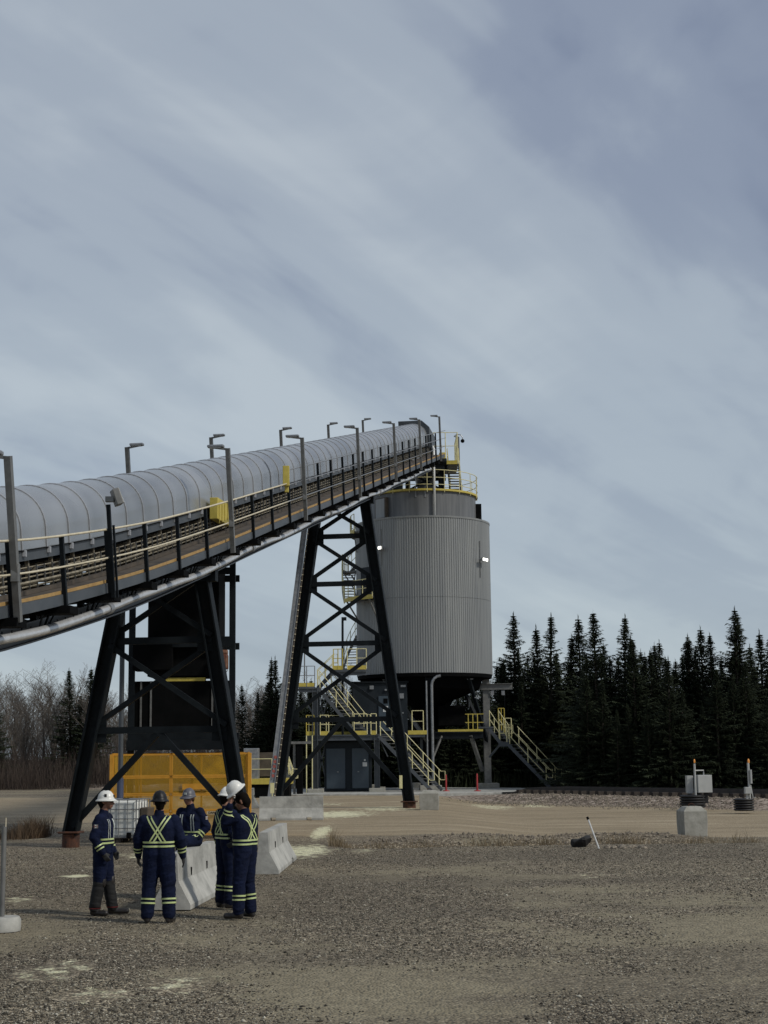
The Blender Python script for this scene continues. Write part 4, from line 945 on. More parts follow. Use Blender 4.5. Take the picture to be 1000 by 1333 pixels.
# ------------------------------------------------------------------ concrete lifting blocks
def block(px, py, z, w, h, rz, label):
    g = G(px, py, z); r = thing('concrete_block', label, 'concrete block', (g.x, g.y+w/2, z), 'cast concrete blocks'); c = Vector((g.x, g.y+w/2, z))
    mb = MB(); M = Matrix.Rotation(rz, 3, 'Z'); hw = w/2; t = hw*.985
    lv = [(hw*.95, 0), (hw, h*.5), (t, h*.84), (t*.97, h*.86), (t*.62, h), (t*.5, h)]
    vs = []; fs = []
    for r_, zz_ in lv:
        vs += [c+M@Vector((x*r_, y*r_, zz_)) for x, y in ((-1, -1), (1, -1), (1, 1), (-1, 1))]
    for i in range(len(lv)-1):
        for k in range(4): fs.append((i*4+k, i*4+(k+1) % 4, i*4+4+(k+1) % 4, i*4+4+k))
    fs += [(3, 2, 1, 0), tuple(len(lv)*4-4+k for k in range(4))]; mb.add(vs, fs); mb.build('body', M_concold, r, bevel=.012)
    mb = MB(); mb.tube([c+Vector((-.08, 0, h-.01)), c+Vector((-.07, 0, h+.05)), c+Vector((0, 0, h+.075)), c+Vector((.07, 0, h+.05)), c+Vector((.08, 0, h-.01))], .012, 6); mb.build('lifting_loop', M_rust, r)
block(905, 1089.5, gz(8.4, 42), .66, .80, .13, 'weathered concrete block with a chamfered top standing alone at the right')
block(559.5, 1055, gz(1.9, 62.5), .80, .80, -.05, 'small concrete block beside the right foot of the tall trestle')
# ------------------------------------------------------------------ track-side signal units
def culvert(c, r, h):
    mb = MB(); pr = [(.001, 0), (r, 0)]; n = 5
    for i in range(n):
        z = h*i/n; pr += [(r+.05, z+h/n*.2), (r+.06, z+h/n*.5), (r+.05, z+h/n*.75), (r-.03, z+h/n*.95)]
    pr += [(r-.03, h), (.001, h)]; mb.lathe(c, pr, 28); return mb
def sig(px, py, z, label):
    g = G(px, py, z); return thing('signal_unit', label, 'track signal', (g.x, g.y+.5, z), 'track-side cabinets in black culvert bases'), Vector((g.x, g.y+.5, z))
r, c = sig(905, 1052, -.2, 'wide grey twin cabinet with amber beacon on a black ribbed base'); k = c.y/2000*1.0
culvert(c, .50, .55).build('culvert_base', M_rubber, r, smooth=40)
Y = c.y
def at(px, py): return P(px, py, Y)
def boxp(px0, px1, py0, py1, dy, dep, rz=0):
    a, b = at(px0, py0), at(px1, py1); mb = MB(); mb.box(((a.x+b.x)/2, Y+dy, (a.z+b.z)/2), (b.x-a.x, dep, a.z-b.z), rz); return mb
o = boxp(905, 925, 1009, 1031.5, -.1, .5, .15).build('cabinet', M_cab, r, bevel=.012); 
boxp(894, 903, 1010, 1033, .15, .4).build('cabinet', M_cab, r, bevel=.012)
for px in (909, 919): mb = MB(); a = at(px, 1038); mb.box((a.x, Y-.05, a.z), (.16, .16, .5)); mb.build('cabinet_leg', M_rubber, r)
a, b = at(904, 1040), at(902, 994); mb = MB(); mb.tube([(a.x, Y-.35, a.z), (b.x, Y-.35, b.z)], .045, 8); mb.build('mast', M_cab, r, smooth=40)
a, b = at(902, 1003), at(915, 1009); mb = MB(); mb.tube([(a.x, Y-.35, a.z), (b.x, Y-.2, a.z), (b.x, Y-.2, b.z)], .028, 6); mb.build('conduit', M_cab, r, smooth=40)
a = at(902, 990.5); mb = MB(); mb.lathe((a.x, Y-.35, a.z-.09), [(.001, 0), (.035, 0), (.045, .10), (.02, .16), (.001, .17)], 12); mb.build('beacon', M_amber, r, smooth=40)
r, c = sig(972.5, 1056, -.2, 'narrow grey mast with amber beacon on a black ribbed base at the far right'); Y = c.y
culvert(c, .36, .50).build('culvert_base', M_rubber, r, smooth=40)
a, b = at(975, 1042), at(972.5, 993); mb = MB(); mb.tube([(a.x, Y-.2, a.z), (b.x, Y-.2, b.z)], .05, 8); mb.build('mast', M_cab, r, smooth=40)
boxp(974, 977, 1002, 1020, -.28, .2).build('cabinet', M_cab, r, bevel=.01); boxp(967, 975.5, 1024.5, 1033, -.32, .25).build('junction_box', M_cab, r, bevel=.012)
a = at(970.5, 1036); mb = MB(); mb.box((a.x, Y-.3, a.z), (.09, .09, .3)); mb.build('cabinet_leg', M_cab, r)
a, b = at(976, 1022), at(979, 1038); mb = MB(); mb.tube([(a.x, Y-.2, a.z), (b.x, Y-.2, b.z), (b.x+.1, Y-.2, b.z)], .02, 6); mb.build('conduit', M_cab, r)
a = at(973, 990.5); mb = MB(); mb.lathe((a.x, Y-.2, a.z-.09), [(.001, 0), (.045, 0), (.05, .11), (.02, .17), (.001, .18)], 12); mb.build('beacon', M_amber, r, smooth=40)
# ------------------------------------------------------------------ small things on the yard
a = G(782, 1105); b = P(766, 1067, a.y+.1)
st = thing('survey_stake', 'leaning white survey stake with a black tip by the ditch', 'stake', (a.x, a.y, 0)); mb = MB(); mb.tube([Vector((a.x, a.y, -.1)), b], .018, 6); mb.build('shaft', M_white, st); mb = MB(); mb.tube([b, b+(b-a).normalized()*.07], .03, 6); mb.build('tip', M_black, st)
g = G(757, 1103); random.seed(3); mb = MB()
mb.sphere((g.x, g.y, .08), .2, 14, 9, sc=(1.15, .8, .75)); o = mb.build('refuse_bag', M_puff, smooth=False)
for v in o.data.vertices: v.co = v.co+noise.noise_vector(v.co*5)*.16; v.co.z = max(v.co.z, -.05)
tag(o, 'crumpled black plastic bag lying in the ditch left of the stake', 'bag')
g = G(812, 1104); mb = MB()
for k in range(16):
    mb.sphere((g.x+random.gauss(0, .22), g.y+random.gauss(0, .2), .02), random.uniform(.04, .1), 6, 4, sc=(1.3, 1, .7), M=Matrix.Rotation(random.random()*3, 3, 'Z'))
tag(mb.build('rock_pile', M_stone), 'small scatter of pale broken rocks right of the stake', 'rocks', kind='stuff')
# marker post at the left edge
g = G(4, 1212); mk = thing('marker_post', 'grey steel post in a round concrete base at the left edge', 'post', (g.x, g.y, 0))
mb = MB(); mb.lathe((g.x, g.y, 0), [(.001, 0), (.23, 0), (.235, .03), (.235, .15), (.21, .19), (.001, .19)], 32); mb.build('concrete_base', M_conc, mk, smooth=40)
mb = MB(); mb.lathe((g.x-.02, g.y, .0), [(.035, .15), (.035, 1.38), (.001, 1.38)], 12); mb.build('pole', M_galvd, mk, smooth=40)
mb = MB(); mb.tube([(g.x+.0, g.y, 1.37), (g.x+.0, g.y, 1.5)], .008, 6); mb.build('tip', M_cream, mk)
# inclined cable tray beside the tall trestle
a, b = P(351, 1034, 64.5), cpt(66, -1.9, -.3); a.z = .25
b = P(397, 684, 66.2)
tr = thing('inclined_cable_tray', 'grey cable tray leaning up beside the left leg of the tall trestle', 'cable tray', (a.x, a.y, 0)); d = (b-a).normalized(); sd = Vector((1, 0, 0))
mb = MB(); mb.beam(a, b, .18, .03, Vector((0, -1, 0))); mb.beam(a-sd*.105, b-sd*.105, .14, .03, sd); mb.beam(a+sd*.105, b+sd*.105, .14, .03, sd); mb.build('tray', M_galv, tr)
mb = MB(); mb.beam(a+sd*.17, b+sd*.17, .05, .06); mb.build('armoured_cable', M_brown, tr)
n = 46; mb = MB()
for k in range(n): q = a.lerp(b, (k+.5)/n)+sd*.17+Vector((0, -.06, 0)); mb.box(q, (.06, .03, .04))
o = mb.build('cable_ties', M_cream, tr); o['kind'] = 'stuff'
q = a.lerp(b, .13)-Vector((0, .04, 0)); mb = MB()
for k in range(5): mb.box(a.lerp(b, .10+.016*k)-Vector((0, .10, 0)), (.11, .01, .12))
mb.build('red_marking', pm('faded red letters', (.25, .05, .04), (.4, .12, .1), 20, .6), tr)
for px, py, l in ((354.5, 1028, 'yellow tag at the base of the cable tray'),):
    q = P(px, py-2, 63.6); mb = MB(); mb.box(q, (.16, .04, .42)); mb.beam((q.x, q.y, q.z-.2), (q.x, q.y, 0), .04, .03); tag(mb.build('marker_plate', M_yelpale), 'pale yellow marker plate at the foot of the cable tray', 'marker')
q = P(522, 1018, 65.6); mb = MB(); mb.box(q, (.13, .03, .55)); tag(mb.build('marker_plate', M_yelpale), 'pale yellow marker plate strapped to the right leg of the tall trestle', 'marker')
# low service platform between screens and tray
Yp = 84.0; lp = thing('service_skid', 'grey equipment skid with yellow railing behind the orange screens', 'equipment skid', (P(335, 1020, Yp).x, Yp, 0))
zs = zat(335, 1015, Yp); mb = MB(); mb.box((P(350, 1015, Yp).x, Yp+1, zs-.1), (2.4, 2, .3)); 
mb.build('deck', M_yel, lp)
mb = MB(); mb.box((P(350, 1015, Yp).x, Yp+1, (zs-.2)/2), (2.2, 1.8, zs-.2)); mb.build('base', M_black, lp)
mb = MB(); mb.box((P(329, 990, Yp).x, Yp+.8, zs+.65), (.55, .9, 1.5)); mb.box((P(326, 977, Yp).x, Yp+.8, zs+1.5), (.8, .9, .35)); mb.build('pump_cabinet', M_galv, lp, bevel=.03)
railing(lp, [(P(327, 1015, Yp).x, Yp, zs), (P(354, 1015, Yp).x, Yp, zs)], 1.1, M_yelpale, False, .9)
mb = MB(); mb.box((P(342, 990, Yp).x, Yp+1.6, zs+.8), (1.0, .1, 1.3)); mb.build('back_panel', M_brown, lp)
st2 = thing('short_step_unit', 'short flight of yellow railed steps behind the left trestle leg', 'steps', (P(375, 1020, 86).x, 86, 0))
stair(st2, P(371, 1000, 86), P(381, 1027, 86), .8, (0, 1, 0), n=6)
cn = thing('shelter_canopy', 'small flat grey canopy on thin posts left of the stair tower', 'canopy', (P(389, 968, 88).x, 88, 0))
a, b = P(379, 967, 88), P(404, 967, 88); mb = MB(); mb.box(((a.x+b.x)/2, 88.7, a.z), (b.x-a.x, 1.5, .14)); mb.build('roof', M_galvd, cn)
for px in (383, 390): mb = MB(); x = P(px, 1000, 88).x; mb.beam((x, 88.2, 0), (x, 88.2, a.z-.07), .14 if px < 385 else .35, .14 if px < 385 else .35); mb.build('post', M_black if px > 385 else M_galvd, cn)
x = P(376.5, 985, 87).x; o = MB(); o.lathe((x, 87, zat(376, 1000, 87)-.6), [(.001, 0), (.14, 0), (.13, .6), (.02, 1.25), (.001, 1.25)], 12); o.tube([(x, 87, 0), (x, 87, zat(376, 1000, 87)-.5)], .04, 6); tag(o.build('vent_cone', M_galv, smooth=40), 'small grey cone topped vent pipe behind the left trestle leg', 'vent pipe')
# ------------------------------------------------------------------ lamp poles on the conveyor
def lamp(s, o, top_h, arm, label, grp, spot=False):
    base = cpt(s, o, -.25); r = thing('lamp_pole', label, 'lamp pole', base, grp)
    mb = MB(); t = cpt(s, o, top_h); mb.beam(base, t, .11, .11, fw); mb.build('pole', M_galvd, r)
    if not spot:
        mb = MB(); e = t+LAT*arm; mb.beam(t-UP*.03, e-UP*.0+Z*.05, .05, .05); mb.build('arm', M_galvd, r)
        mb = MB(); m = t+LAT*arm*.62+Z*.06; mb.box(m, (abs(arm)*.85, .17, .07), -.14); hd_ = mb.build('lamp_head', M_galv, r, bevel=.02)
        mb = MB(); mb.box(m-Z*.042, (abs(arm)*.6, .12, .01), -.14); mb.build('lens', M_white, hd_)
        mb = MB(); mb.box(cpt(s, o, .55), (.13, .12, .3)); mb.build('junction_box', M_galvd, r, bevel=.01)
        return r
right = [25, 303, 398, 469, 516, 549, 575]
names = ['tall lamp pole on the near walkway rail, cut by the left edge', 'lamp pole on the near walkway rail beside the yellow drive guard', 'lamp pole on the near walkway rail between the yellow cord box and the tall trestle', 'fourth lamp pole along the near walkway rail from the left', 'fifth lamp pole along the near walkway rail from the left', 'sixth lamp pole along the near walkway rail, near the hood end', 'highest lamp pole, on the near rail at the conveyor head']
tops = [596, 585, 571, 558, 552, 547, 543]
for px, ty, nm in zip(right, tops, names):
    s = s_of(px, (ty+100), 1.93); y = s+LAT.y*1.93; zt = zat(px, ty, y); h = (zt-zw(s))*.995
    lamp(s, 1.93, h, -.50, nm, 'lamp poles along the near conveyor walkway')
left = [(173, 584), (280, 571), (369, 561), (430, 554), (474.5, 548)]
names = ['leftmost lamp pole rising behind the conveyor hood', 'second lamp pole from the left behind the conveyor hood', 'third lamp pole from the left behind the conveyor hood', 'fourth lamp pole from the left behind the conveyor hood', 'last lamp pole behind the conveyor hood, nearest the silo']
for (px, ty), nm in zip(left, names):
    s = s_of(px, ty+30, -1.9); y = s-LAT.y*1.9; zt = zat(px, ty, y); lamp(s, -1.9, zt-zw(s), .46, nm, 'lamp poles along the far conveyor walkway')
# flood light on a short pole
s = s_of(148, 700, 1.93); base = cpt(s, 1.93, -.25); r = thing('floodlight_pole', 'short black pole with a tilted square floodlight on the near walkway rail', 'floodlight', base); t = cpt(s, 1.93, 1.55)
mb = MB(); mb.beam(base, t, .07, .07, fw); mb.beam(base+LAT*.08, cpt(s, 2.01, 1.15), .04, .04); mb.build('pole', M_dark, r)
mb = MB(); M = Matrix.Rotation(.35, 3, 'Z')@Matrix.Rotation(-.35, 3, 'Y'); mb.box(t+Vector((.16, 0, .14)), (.13, .30, .32), M=M); hd_ = mb.build('lamp_head', M_galvd, r, bevel=.015)
mb = MB(); mb.box(t+Vector((.03, 0, .1)), (.16, .12, .1)); mb.build('bracket', M_galvd, r)
mb = MB(); mb.box(t+Vector((.16, 0, .14))+M@Vector((.07, 0, 0)), (.01, .27, .28), M=M); mb.build('lens', M_cab, hd_)
# dome camera mast right of the head
q0, q1 = P(598, 608, 97), P(597, 569, 97); r = thing('camera_mast', 'thin mast with a curved arm and dome camera right of the conveyor head', 'camera mast', q0)
mb = MB(); mb.beam(q0, q1, .1, .1); mb.build('pole', M_galvd, r)
mb = MB(); a = P(591, 568, 97); mb.beam(q1, a, .1, .06); mb.build('lamp_head', M_galvd, r)
mb = MB(); mb.tube([P(592, 567, 97), P(595, 565.5, 97), P(600, 566, 97), P(602, 569, 97), P(602.3, 572, 97)], .03, 6); mb.build('arm', M_galv, r)
mb = MB(); mb.sphere(P(602.3, 574, 97), .13, 12, 8); mb.build('dome', M_black, r, smooth=True)
# slender bare pole among the trees
# ------------------------------------------------------------------ trees
def spruce_mesh(H, R, seed, dens=1.0, ragged=.25):
    rnd = random.Random(seed); v = []; f = []
    def tri(a, b, c): n = len(v); v.extend((tuple(a), tuple(b), tuple(c))); f.append((n, n+1, n+2))
    def quad(a, b, c, d): n = len(v); v.extend((tuple(a), tuple(b), tuple(c), tuple(d))); f.append((n, n+1, n+2, n+3))
    h = .5
    lean = [rnd.uniform(-.03, .03), rnd.uniform(-.03, .03)]
    while h < H-.12:
        t = h/H; rad = R*1.42*((1-t)**1.08)*(1-.35*max(0, .2-t)*5*.6)*(.92+.45*noise.noise(Vector((seed*3.1, h*1.1, 0))))+.05
        nb = max(4, int((10-4*t)*dens)); a0 = rnd.random()*6.28
        for k in range(nb):
            if rnd.random() < .06: continue
            a = a0+2*pi*k/nb+rnd.uniform(-.35, .35); l = rad*rnd.uniform(1-ragged*2.0, 1+ragged*1.1)
            pitch = -.42+.80*t**1.5+rnd.uniform(-.12, .12)
            d = Vector((cos(a), sin(a), 0)); s = Vector((-sin(a), cos(a), 0)); base = Vector((lean[0]*h, lean[1]*h, h))
            def pt(u): return base+d*l*u+Z*(l*(pitch*u+.22*u*u))
            quad(pt(0)-s*.03, pt(0)+s*.03, pt(.98)+s*.012, pt(.98)-s*.012)
            n = max(3, int(l*7.5)+1)
            for i in range(n):
                u = .12+.88*(i+rnd.random()*.5)/n; q = pt(u)
                for sg in (-1, 1):
                    L = (.16+.30*l*(1-u*.75)*.55)*rnd.uniform(.7, 1.25); w = .055+.03*rnd.random()
                    tip = q+(d*rnd.uniform(.5, .9)+s*sg*rnd.uniform(.5, 1.0)).normalized()*L-Z*L*rnd.uniform(.15, .6)
                    tri(q-d*w, q+d*w, tip)
                if rnd.random() < .7:
                    L = rnd.uniform(.12, .3); tri(q-s*.05, q+s*.05, q+d*.05-Z*L)
        h += rnd.uniform(.17, .26)*(1 if t < .8 else .75)
    for k in range(9):
        a = rnd.random()*6.28; hh = H+.05-k*.06; tri(Vector((lean[0]*H-.02, lean[1]*H, hh)), Vector((lean[0]*H+.02, lean[1]*H, hh)), Vector((lean[0]*H+cos(a)*.05, lean[1]*H+sin(a)*.05, hh+.26)))
    me = bpy.data.meshes.new('crown'); me.from_pydata(v, [], f); me.materials.append(M_needle)
    return me, lean
def trunk_mesh(H, lean):
    mb = MB(); mb.tube([Vector((lean[0]*h, lean[1]*h, h)) for h in (-.3, H*.3, H*.6, H*.97)], .1, 7, rs=[.16, .12, .07, .012])
    me = bpy.data.meshes.new('trunk'); me.from_pydata(mb.v, [], mb.f); me.materials.append(M_bark); return me
SPV = []
for i, (H, R_, rg) in enumerate(((11, 2.2, .26), (12, 2.35, .32), (10, 2.0, .28), (11.5, 2.0, .36), (9.5, 2.3, .24))):
    m, l = spruce_mesh(H, R_, 11+i, 1.0, rg); SPV.append((H, m, trunk_mesh(H, l)))
rt_ = random.Random(5)
def spruce(x, y, H, label, group, vi=None, cat='tree', wid=1.0):
    h0, cm, tm = SPV[rt_.randrange(5) if vi is None else vi]; r = thing('spruce_tree', label, cat, (x, y, 0), group)
    k = H/h0; r.scale = (k*wid, k*wid, k); r.rotation_euler = (0, 0, rt_.random()*6.28)
    for nme, me in (('crown', cm), ('trunk', tm)):
        o = bpy.data.objects.new(nme, me); COL.objects.link(o); o.parent = r
    return r
GR = 'dark spruces along the far side of the track'
front = [(668, 800, 1), (700, 817, 2), (711, 802, 3), (740, 828, 2), (754, 804, 0), (775, 797, 1), (806, 803, 3), (824, 831, 0), (848, 850, 2), (857, 839, 3), (886, 833, 4), (913, 818, 0), (955, 793, 1), (963, 803, 3), (990, 823, 2), (650, 868, 3), (1003, 830, 0)]
ords = ['first', 'second', 'third', 'fourth', 'fifth', 'sixth', 'seventh', 'eighth', 'ninth', 'tenth', 'eleventh', 'twelfth', 'thirteenth', 'fourteenth', 'fifteenth', 'sixteenth', 'seventeenth']
fr_sorted = sorted(front)
def behind(px, lo=93, off=6.0):
    # distance on this bearing that lies `off` metres beyond the track line
    r = ray(px, 980); k = r.x/r.y
    for (x0, y0), (x1, y1) in zip(TRACK[:-1], TRACK[1:]):
        den = (x1-x0)-k*(y1-y0)
        if abs(den) > 1e-6:
            t = (k*y0-x0)/den
            if 0 <= t <= 1: return y0+t*(y1-y0)+off
    return lo
for i, (px, py, v) in enumerate(fr_sorted):
    Y = max(behind(px, off=9), 90 if px > 760 else 104)+rt_.uniform(0, 3); p = P(px, py, Y)
    spruce(p.x, Y, p.z, '%s pointed spruce crown against the sky, counted rightwards from the silo' % ords[i], GR, v, wid=1.3)
for row in range(4):
    n = 22+row*2
    for i in range(n):
        px = 560+470*(i+.5)/n+rt_.uniform(-9, 9); Y = max(behind(px, off=9), 88)+[-1.5, 2.5, 5, 8][row]+rt_.uniform(0, 1.5)
        if px < 760: Y = max(Y, 103+row*2.5+rt_.random()*2)
        x = P(px, 980, Y).x; H = rt_.uniform(6.5, 9.2) if px > 640 else rt_.uniform(6.5, 8.5)
        if row == 0: H = rt_.uniform(4.5, 7.5)
        zi = 0 if px < 640 else 1 if px < 740 else 2 if px < 880 else 3
        spruce(x, Y, H, 'shorter dark spruce packed '+('seen between the silo columns', 'behind the stair right of the silo', 'behind the track between the stair and the twin cabinet', 'behind the two track-side signal units')[zi], ('spruces seen between the silo columns', 'short spruces behind the right stair', 'short spruces in the middle of the stand', 'short spruces behind the signal units')[zi], wid=1.15)
for px, py, l in ((95, 872, 'taller left spruce of the pair behind the near trestle left leg'), (118, 870, 'spruce just left of the near trestle leg, right one of the pair'), (107, 905, 'small spruce squeezed between the pair left of the near trestle'), (349, 858, 'tall spruce left of the cable tray'), (361, 857, 'narrow spruce touching the cable tray'), (316, 892, 'small spruce right of the counterweight tower'), (333, 900, 'spruce between the counterweight tower and the cable tray'), (-4, 905, 'spruce cut by the left edge of the view')):
    Y = 118 if px < 200 else 106; p = P(px, py, Y); spruce(p.x, Y, p.z, l, 'spruces among the bare poplars', wid=1.25 if px < 140 else 1.0)
for i in range(48):
    px = 345+5*i+rt_.uniform(-5, 5); Y = 107+rt_.uniform(0, 9); x = P(px, 980, Y).x; spruce(x, Y, rt_.uniform(5.6, 7.8), 'dark spruce seen through the stair tower and below the silo', 'spruces behind the stair tower', wid=1.35)
# bare poplars
def bare_mesh(H, seed):
    rnd = random.Random(seed); mb = MB()
    def br(p, d, L, r, lvl):
        n = 4 if lvl < 2 else 3; pts = [p]; q = p; dd = d
        for i in range(n):
            dd = (dd+Vector((rnd.gauss(0, .1), rnd.gauss(0, .1), rnd.gauss(0, .05)+.05))).normalized(); q = q+dd*L/n; pts.append(q)
        mb.tube(pts, r, 3 if lvl else 6, cap=False, rs=[max(.006, r*(1-.8*i/n)) for i in range(n+1)])
        if lvl >= 3: return
        k = (26, 9, 5)[lvl]
        for i in range(k):
            u = (.25 if lvl == 0 else .15)+(.75 if lvl == 0 else .82)*(i+rnd.random())/k; j = min(n-1, int(u*n)); q = pts[j].lerp(pts[j+1], u*n-j)
            a = rnd.random()*6.28; s = Vector((cos(a), sin(a), 0)); up = (1.0, .7, .5)[lvl]
            nd = (s*(.75 if lvl == 0 else 1)+dd*.4+Z*up*rnd.uniform(.4, 1)).normalized()
            br(q, nd, L*(.42, .5, .5)[lvl]*(1-.45*u)*rnd.uniform(.6, 1.2), r*(.38, .5, .6)[lvl]*(1-.4*u), lvl+1)
    br(Vector((0, 0, -.2)), Z, H, .11, 0)
    me = bpy.data.meshes.new('branches'); me.from_pydata(mb.v, [], mb.f); me.materials.append(M_twig); return me
BV = [bare_mesh(9, s) for s in (1, 2, 3, 4)]
def poplar(x, y, H, label, group):
    o = bpy.data.objects.new('bare_poplar_tree', BV[rt_.randrange(4)]); COL.objects.link(o); o.location = (x, y, 0); k = H/9; o.scale = (k, k, k); o.rotation_euler = (0, 0, rt_.random()*6.28); tag(o, label, 'tree', group)
for row in range(5):
    for i in range(20):
        px = -30+390*(i+.5)/20+rt_.uniform(-10, 10); Y = 118+row*5+rt_.uniform(0, 4); top = 897+7*sin(px*.05)+rt_.uniform(-6, 26)
        if px > 140: top += 14
        p = P(px, top, Y); poplar(p.x, Y, p.z, 'leafless grey poplar in the thicket behind the conveyor', 'bare poplars at the left')
for i in range(26):
    px = 360+640*i/26+rt_.uniform(-8, 8); Y = max(120, behind(px, off=22))+rt_.uniform(0, 6); p = P(px, rt_.uniform(880, 915), Y); poplar(p.x, Y, p.z, 'leafless grey poplar behind the dark spruces', 'bare poplars behind the spruces')
# brush
def strokes(name, n, region, hmin, hmax, w, mat, label, spread=.25):
    mb = MB()
    for _ in range(n):
        x, y, hk = region(); z = gz(x, y) if abs(x) < 60 and 11 < y < 170 else 0; h = random.uniform(hmin, hmax)*hk; a = random.random()*3.14; dx, dy = cos(a)*w, sin(a)*w
        tx, ty = random.gauss(0, spread)*h, random.gauss(0, spread)*h; m = .55
        mb.add([(x-dx, y-dy, z-.03), (x+dx, y+dy, z-.03), (x+dx*.7+tx*.4, y+dy*.7+ty*.4, z+h*m), (x-dx*.7+tx*.4, y-dy*.7+ty*.4, z+h*m), (x+tx, y+ty, z+h)], [(0, 1, 2, 3), (3, 2, 4)])
    o = mb.build(name, mat); return tag(o, label, name.replace('_', ' '), kind='stuff')
def rb():
    px = random.uniform(-60, 420); Y = random.uniform(112, 128); return (P(px, 980, Y).x, Y, .75+.5*(Y-112)/16)
strokes('red_brush', 20000, rb, .9, 3.6, .014, M_brush, 'low reddish leafless brush in front of the poplars', .22)
def rb2():
    px = random.uniform(560, 1040); Y = max(behind(px, off=6), 89 if px > 760 else 101)+random.uniform(0, 5); return (P(px, 980, Y).x, Y, 1)
strokes('dark_undergrowth', 5000, rb2, .4, 1.6, .03, M_needle, 'dark undergrowth at the foot of the spruces', .2)
def rg():
    x = random.uniform(-1.5, 9.5); k = max(-.2, .3+2.2*noise.noise(Vector((x*.9, 3, 1)))); return (x, 40.2+.02*x+random.gauss(0, .25), .25+k)
strokes('dry_grass', 5000, rg, .08, .34, .006, M_grass, 'dry tan grass along the ditch on the right', .35)
def rg2():
    g = G(random.uniform(-15, 82), 1090); return (g.x*1.08, 46+random.gauss(0, .9), max(.2, .6+1.2*noise.noise(Vector((g.x*.9, 1, 1)))))
strokes('ditch_weeds', 7000, rg2, .12, .75, .007, pm('brown weeds', (.06, .04, .022), (.15, .10, .06), 2, .9), 'brown dead weeds in the ditch at the left edge', .3)
# ------------------------------------------------------------------ people
M_navy = pm('navy coverall cloth', (.003, .0055, .018), (.0062, .011, .036), 5, .85, spec=.15, bump=.5, bscale=26)
M_skinA = pm('skin', (.30, .155, .10), (.38, .21, .145), 14, .55)
M_skinB = pm('tanned skin', (.20, .095, .06), (.27, .135, .09), 14, .55)
M_glove = pm('black work glove', (.012, .012, .013), (.03, .03, .03), 12, .7)
M_boot = pm('black leather boot', (.010, .009, .009), (.025, .02, .018), 9, .5)
M_trs = pm('black chaps', (.003, .003, .003), (.007, .007, .008), 6, .8)
M_hairm = pm('dark hair', (.004, .003, .0025), (.010, .008, .006), 30, .9, spec=.1)
M_lime = pm('lime reflective tape', (.40, .47, .18), (.52, .60, .30), 14, .45)
M_silvt = pm('silver reflective tape', (.50, .54, .50), (.62, .65, .60), 14, .35)
M_hatw = pm('white hard hat shell', (.62, .62, .58), (.74, .74, .70), 6, .35)
M_hatb = pm('black hard hat shell', (.006, .006, .007), (.012, .012, .013), 6, .45, spec=.3)
M_hatg = pm('grey hard hat shell', (.06, .062, .075), (.11, .11, .13), 9, .45)
M_glass = pm('dark lens', (.004, .004, .004), None, rough=.12)
M_lip = pm('lip tone', (.20, .07, .055), None, rough=.5)
M_redl = pm('red boot lining', (.14, .015, .015), None, rough=.7)
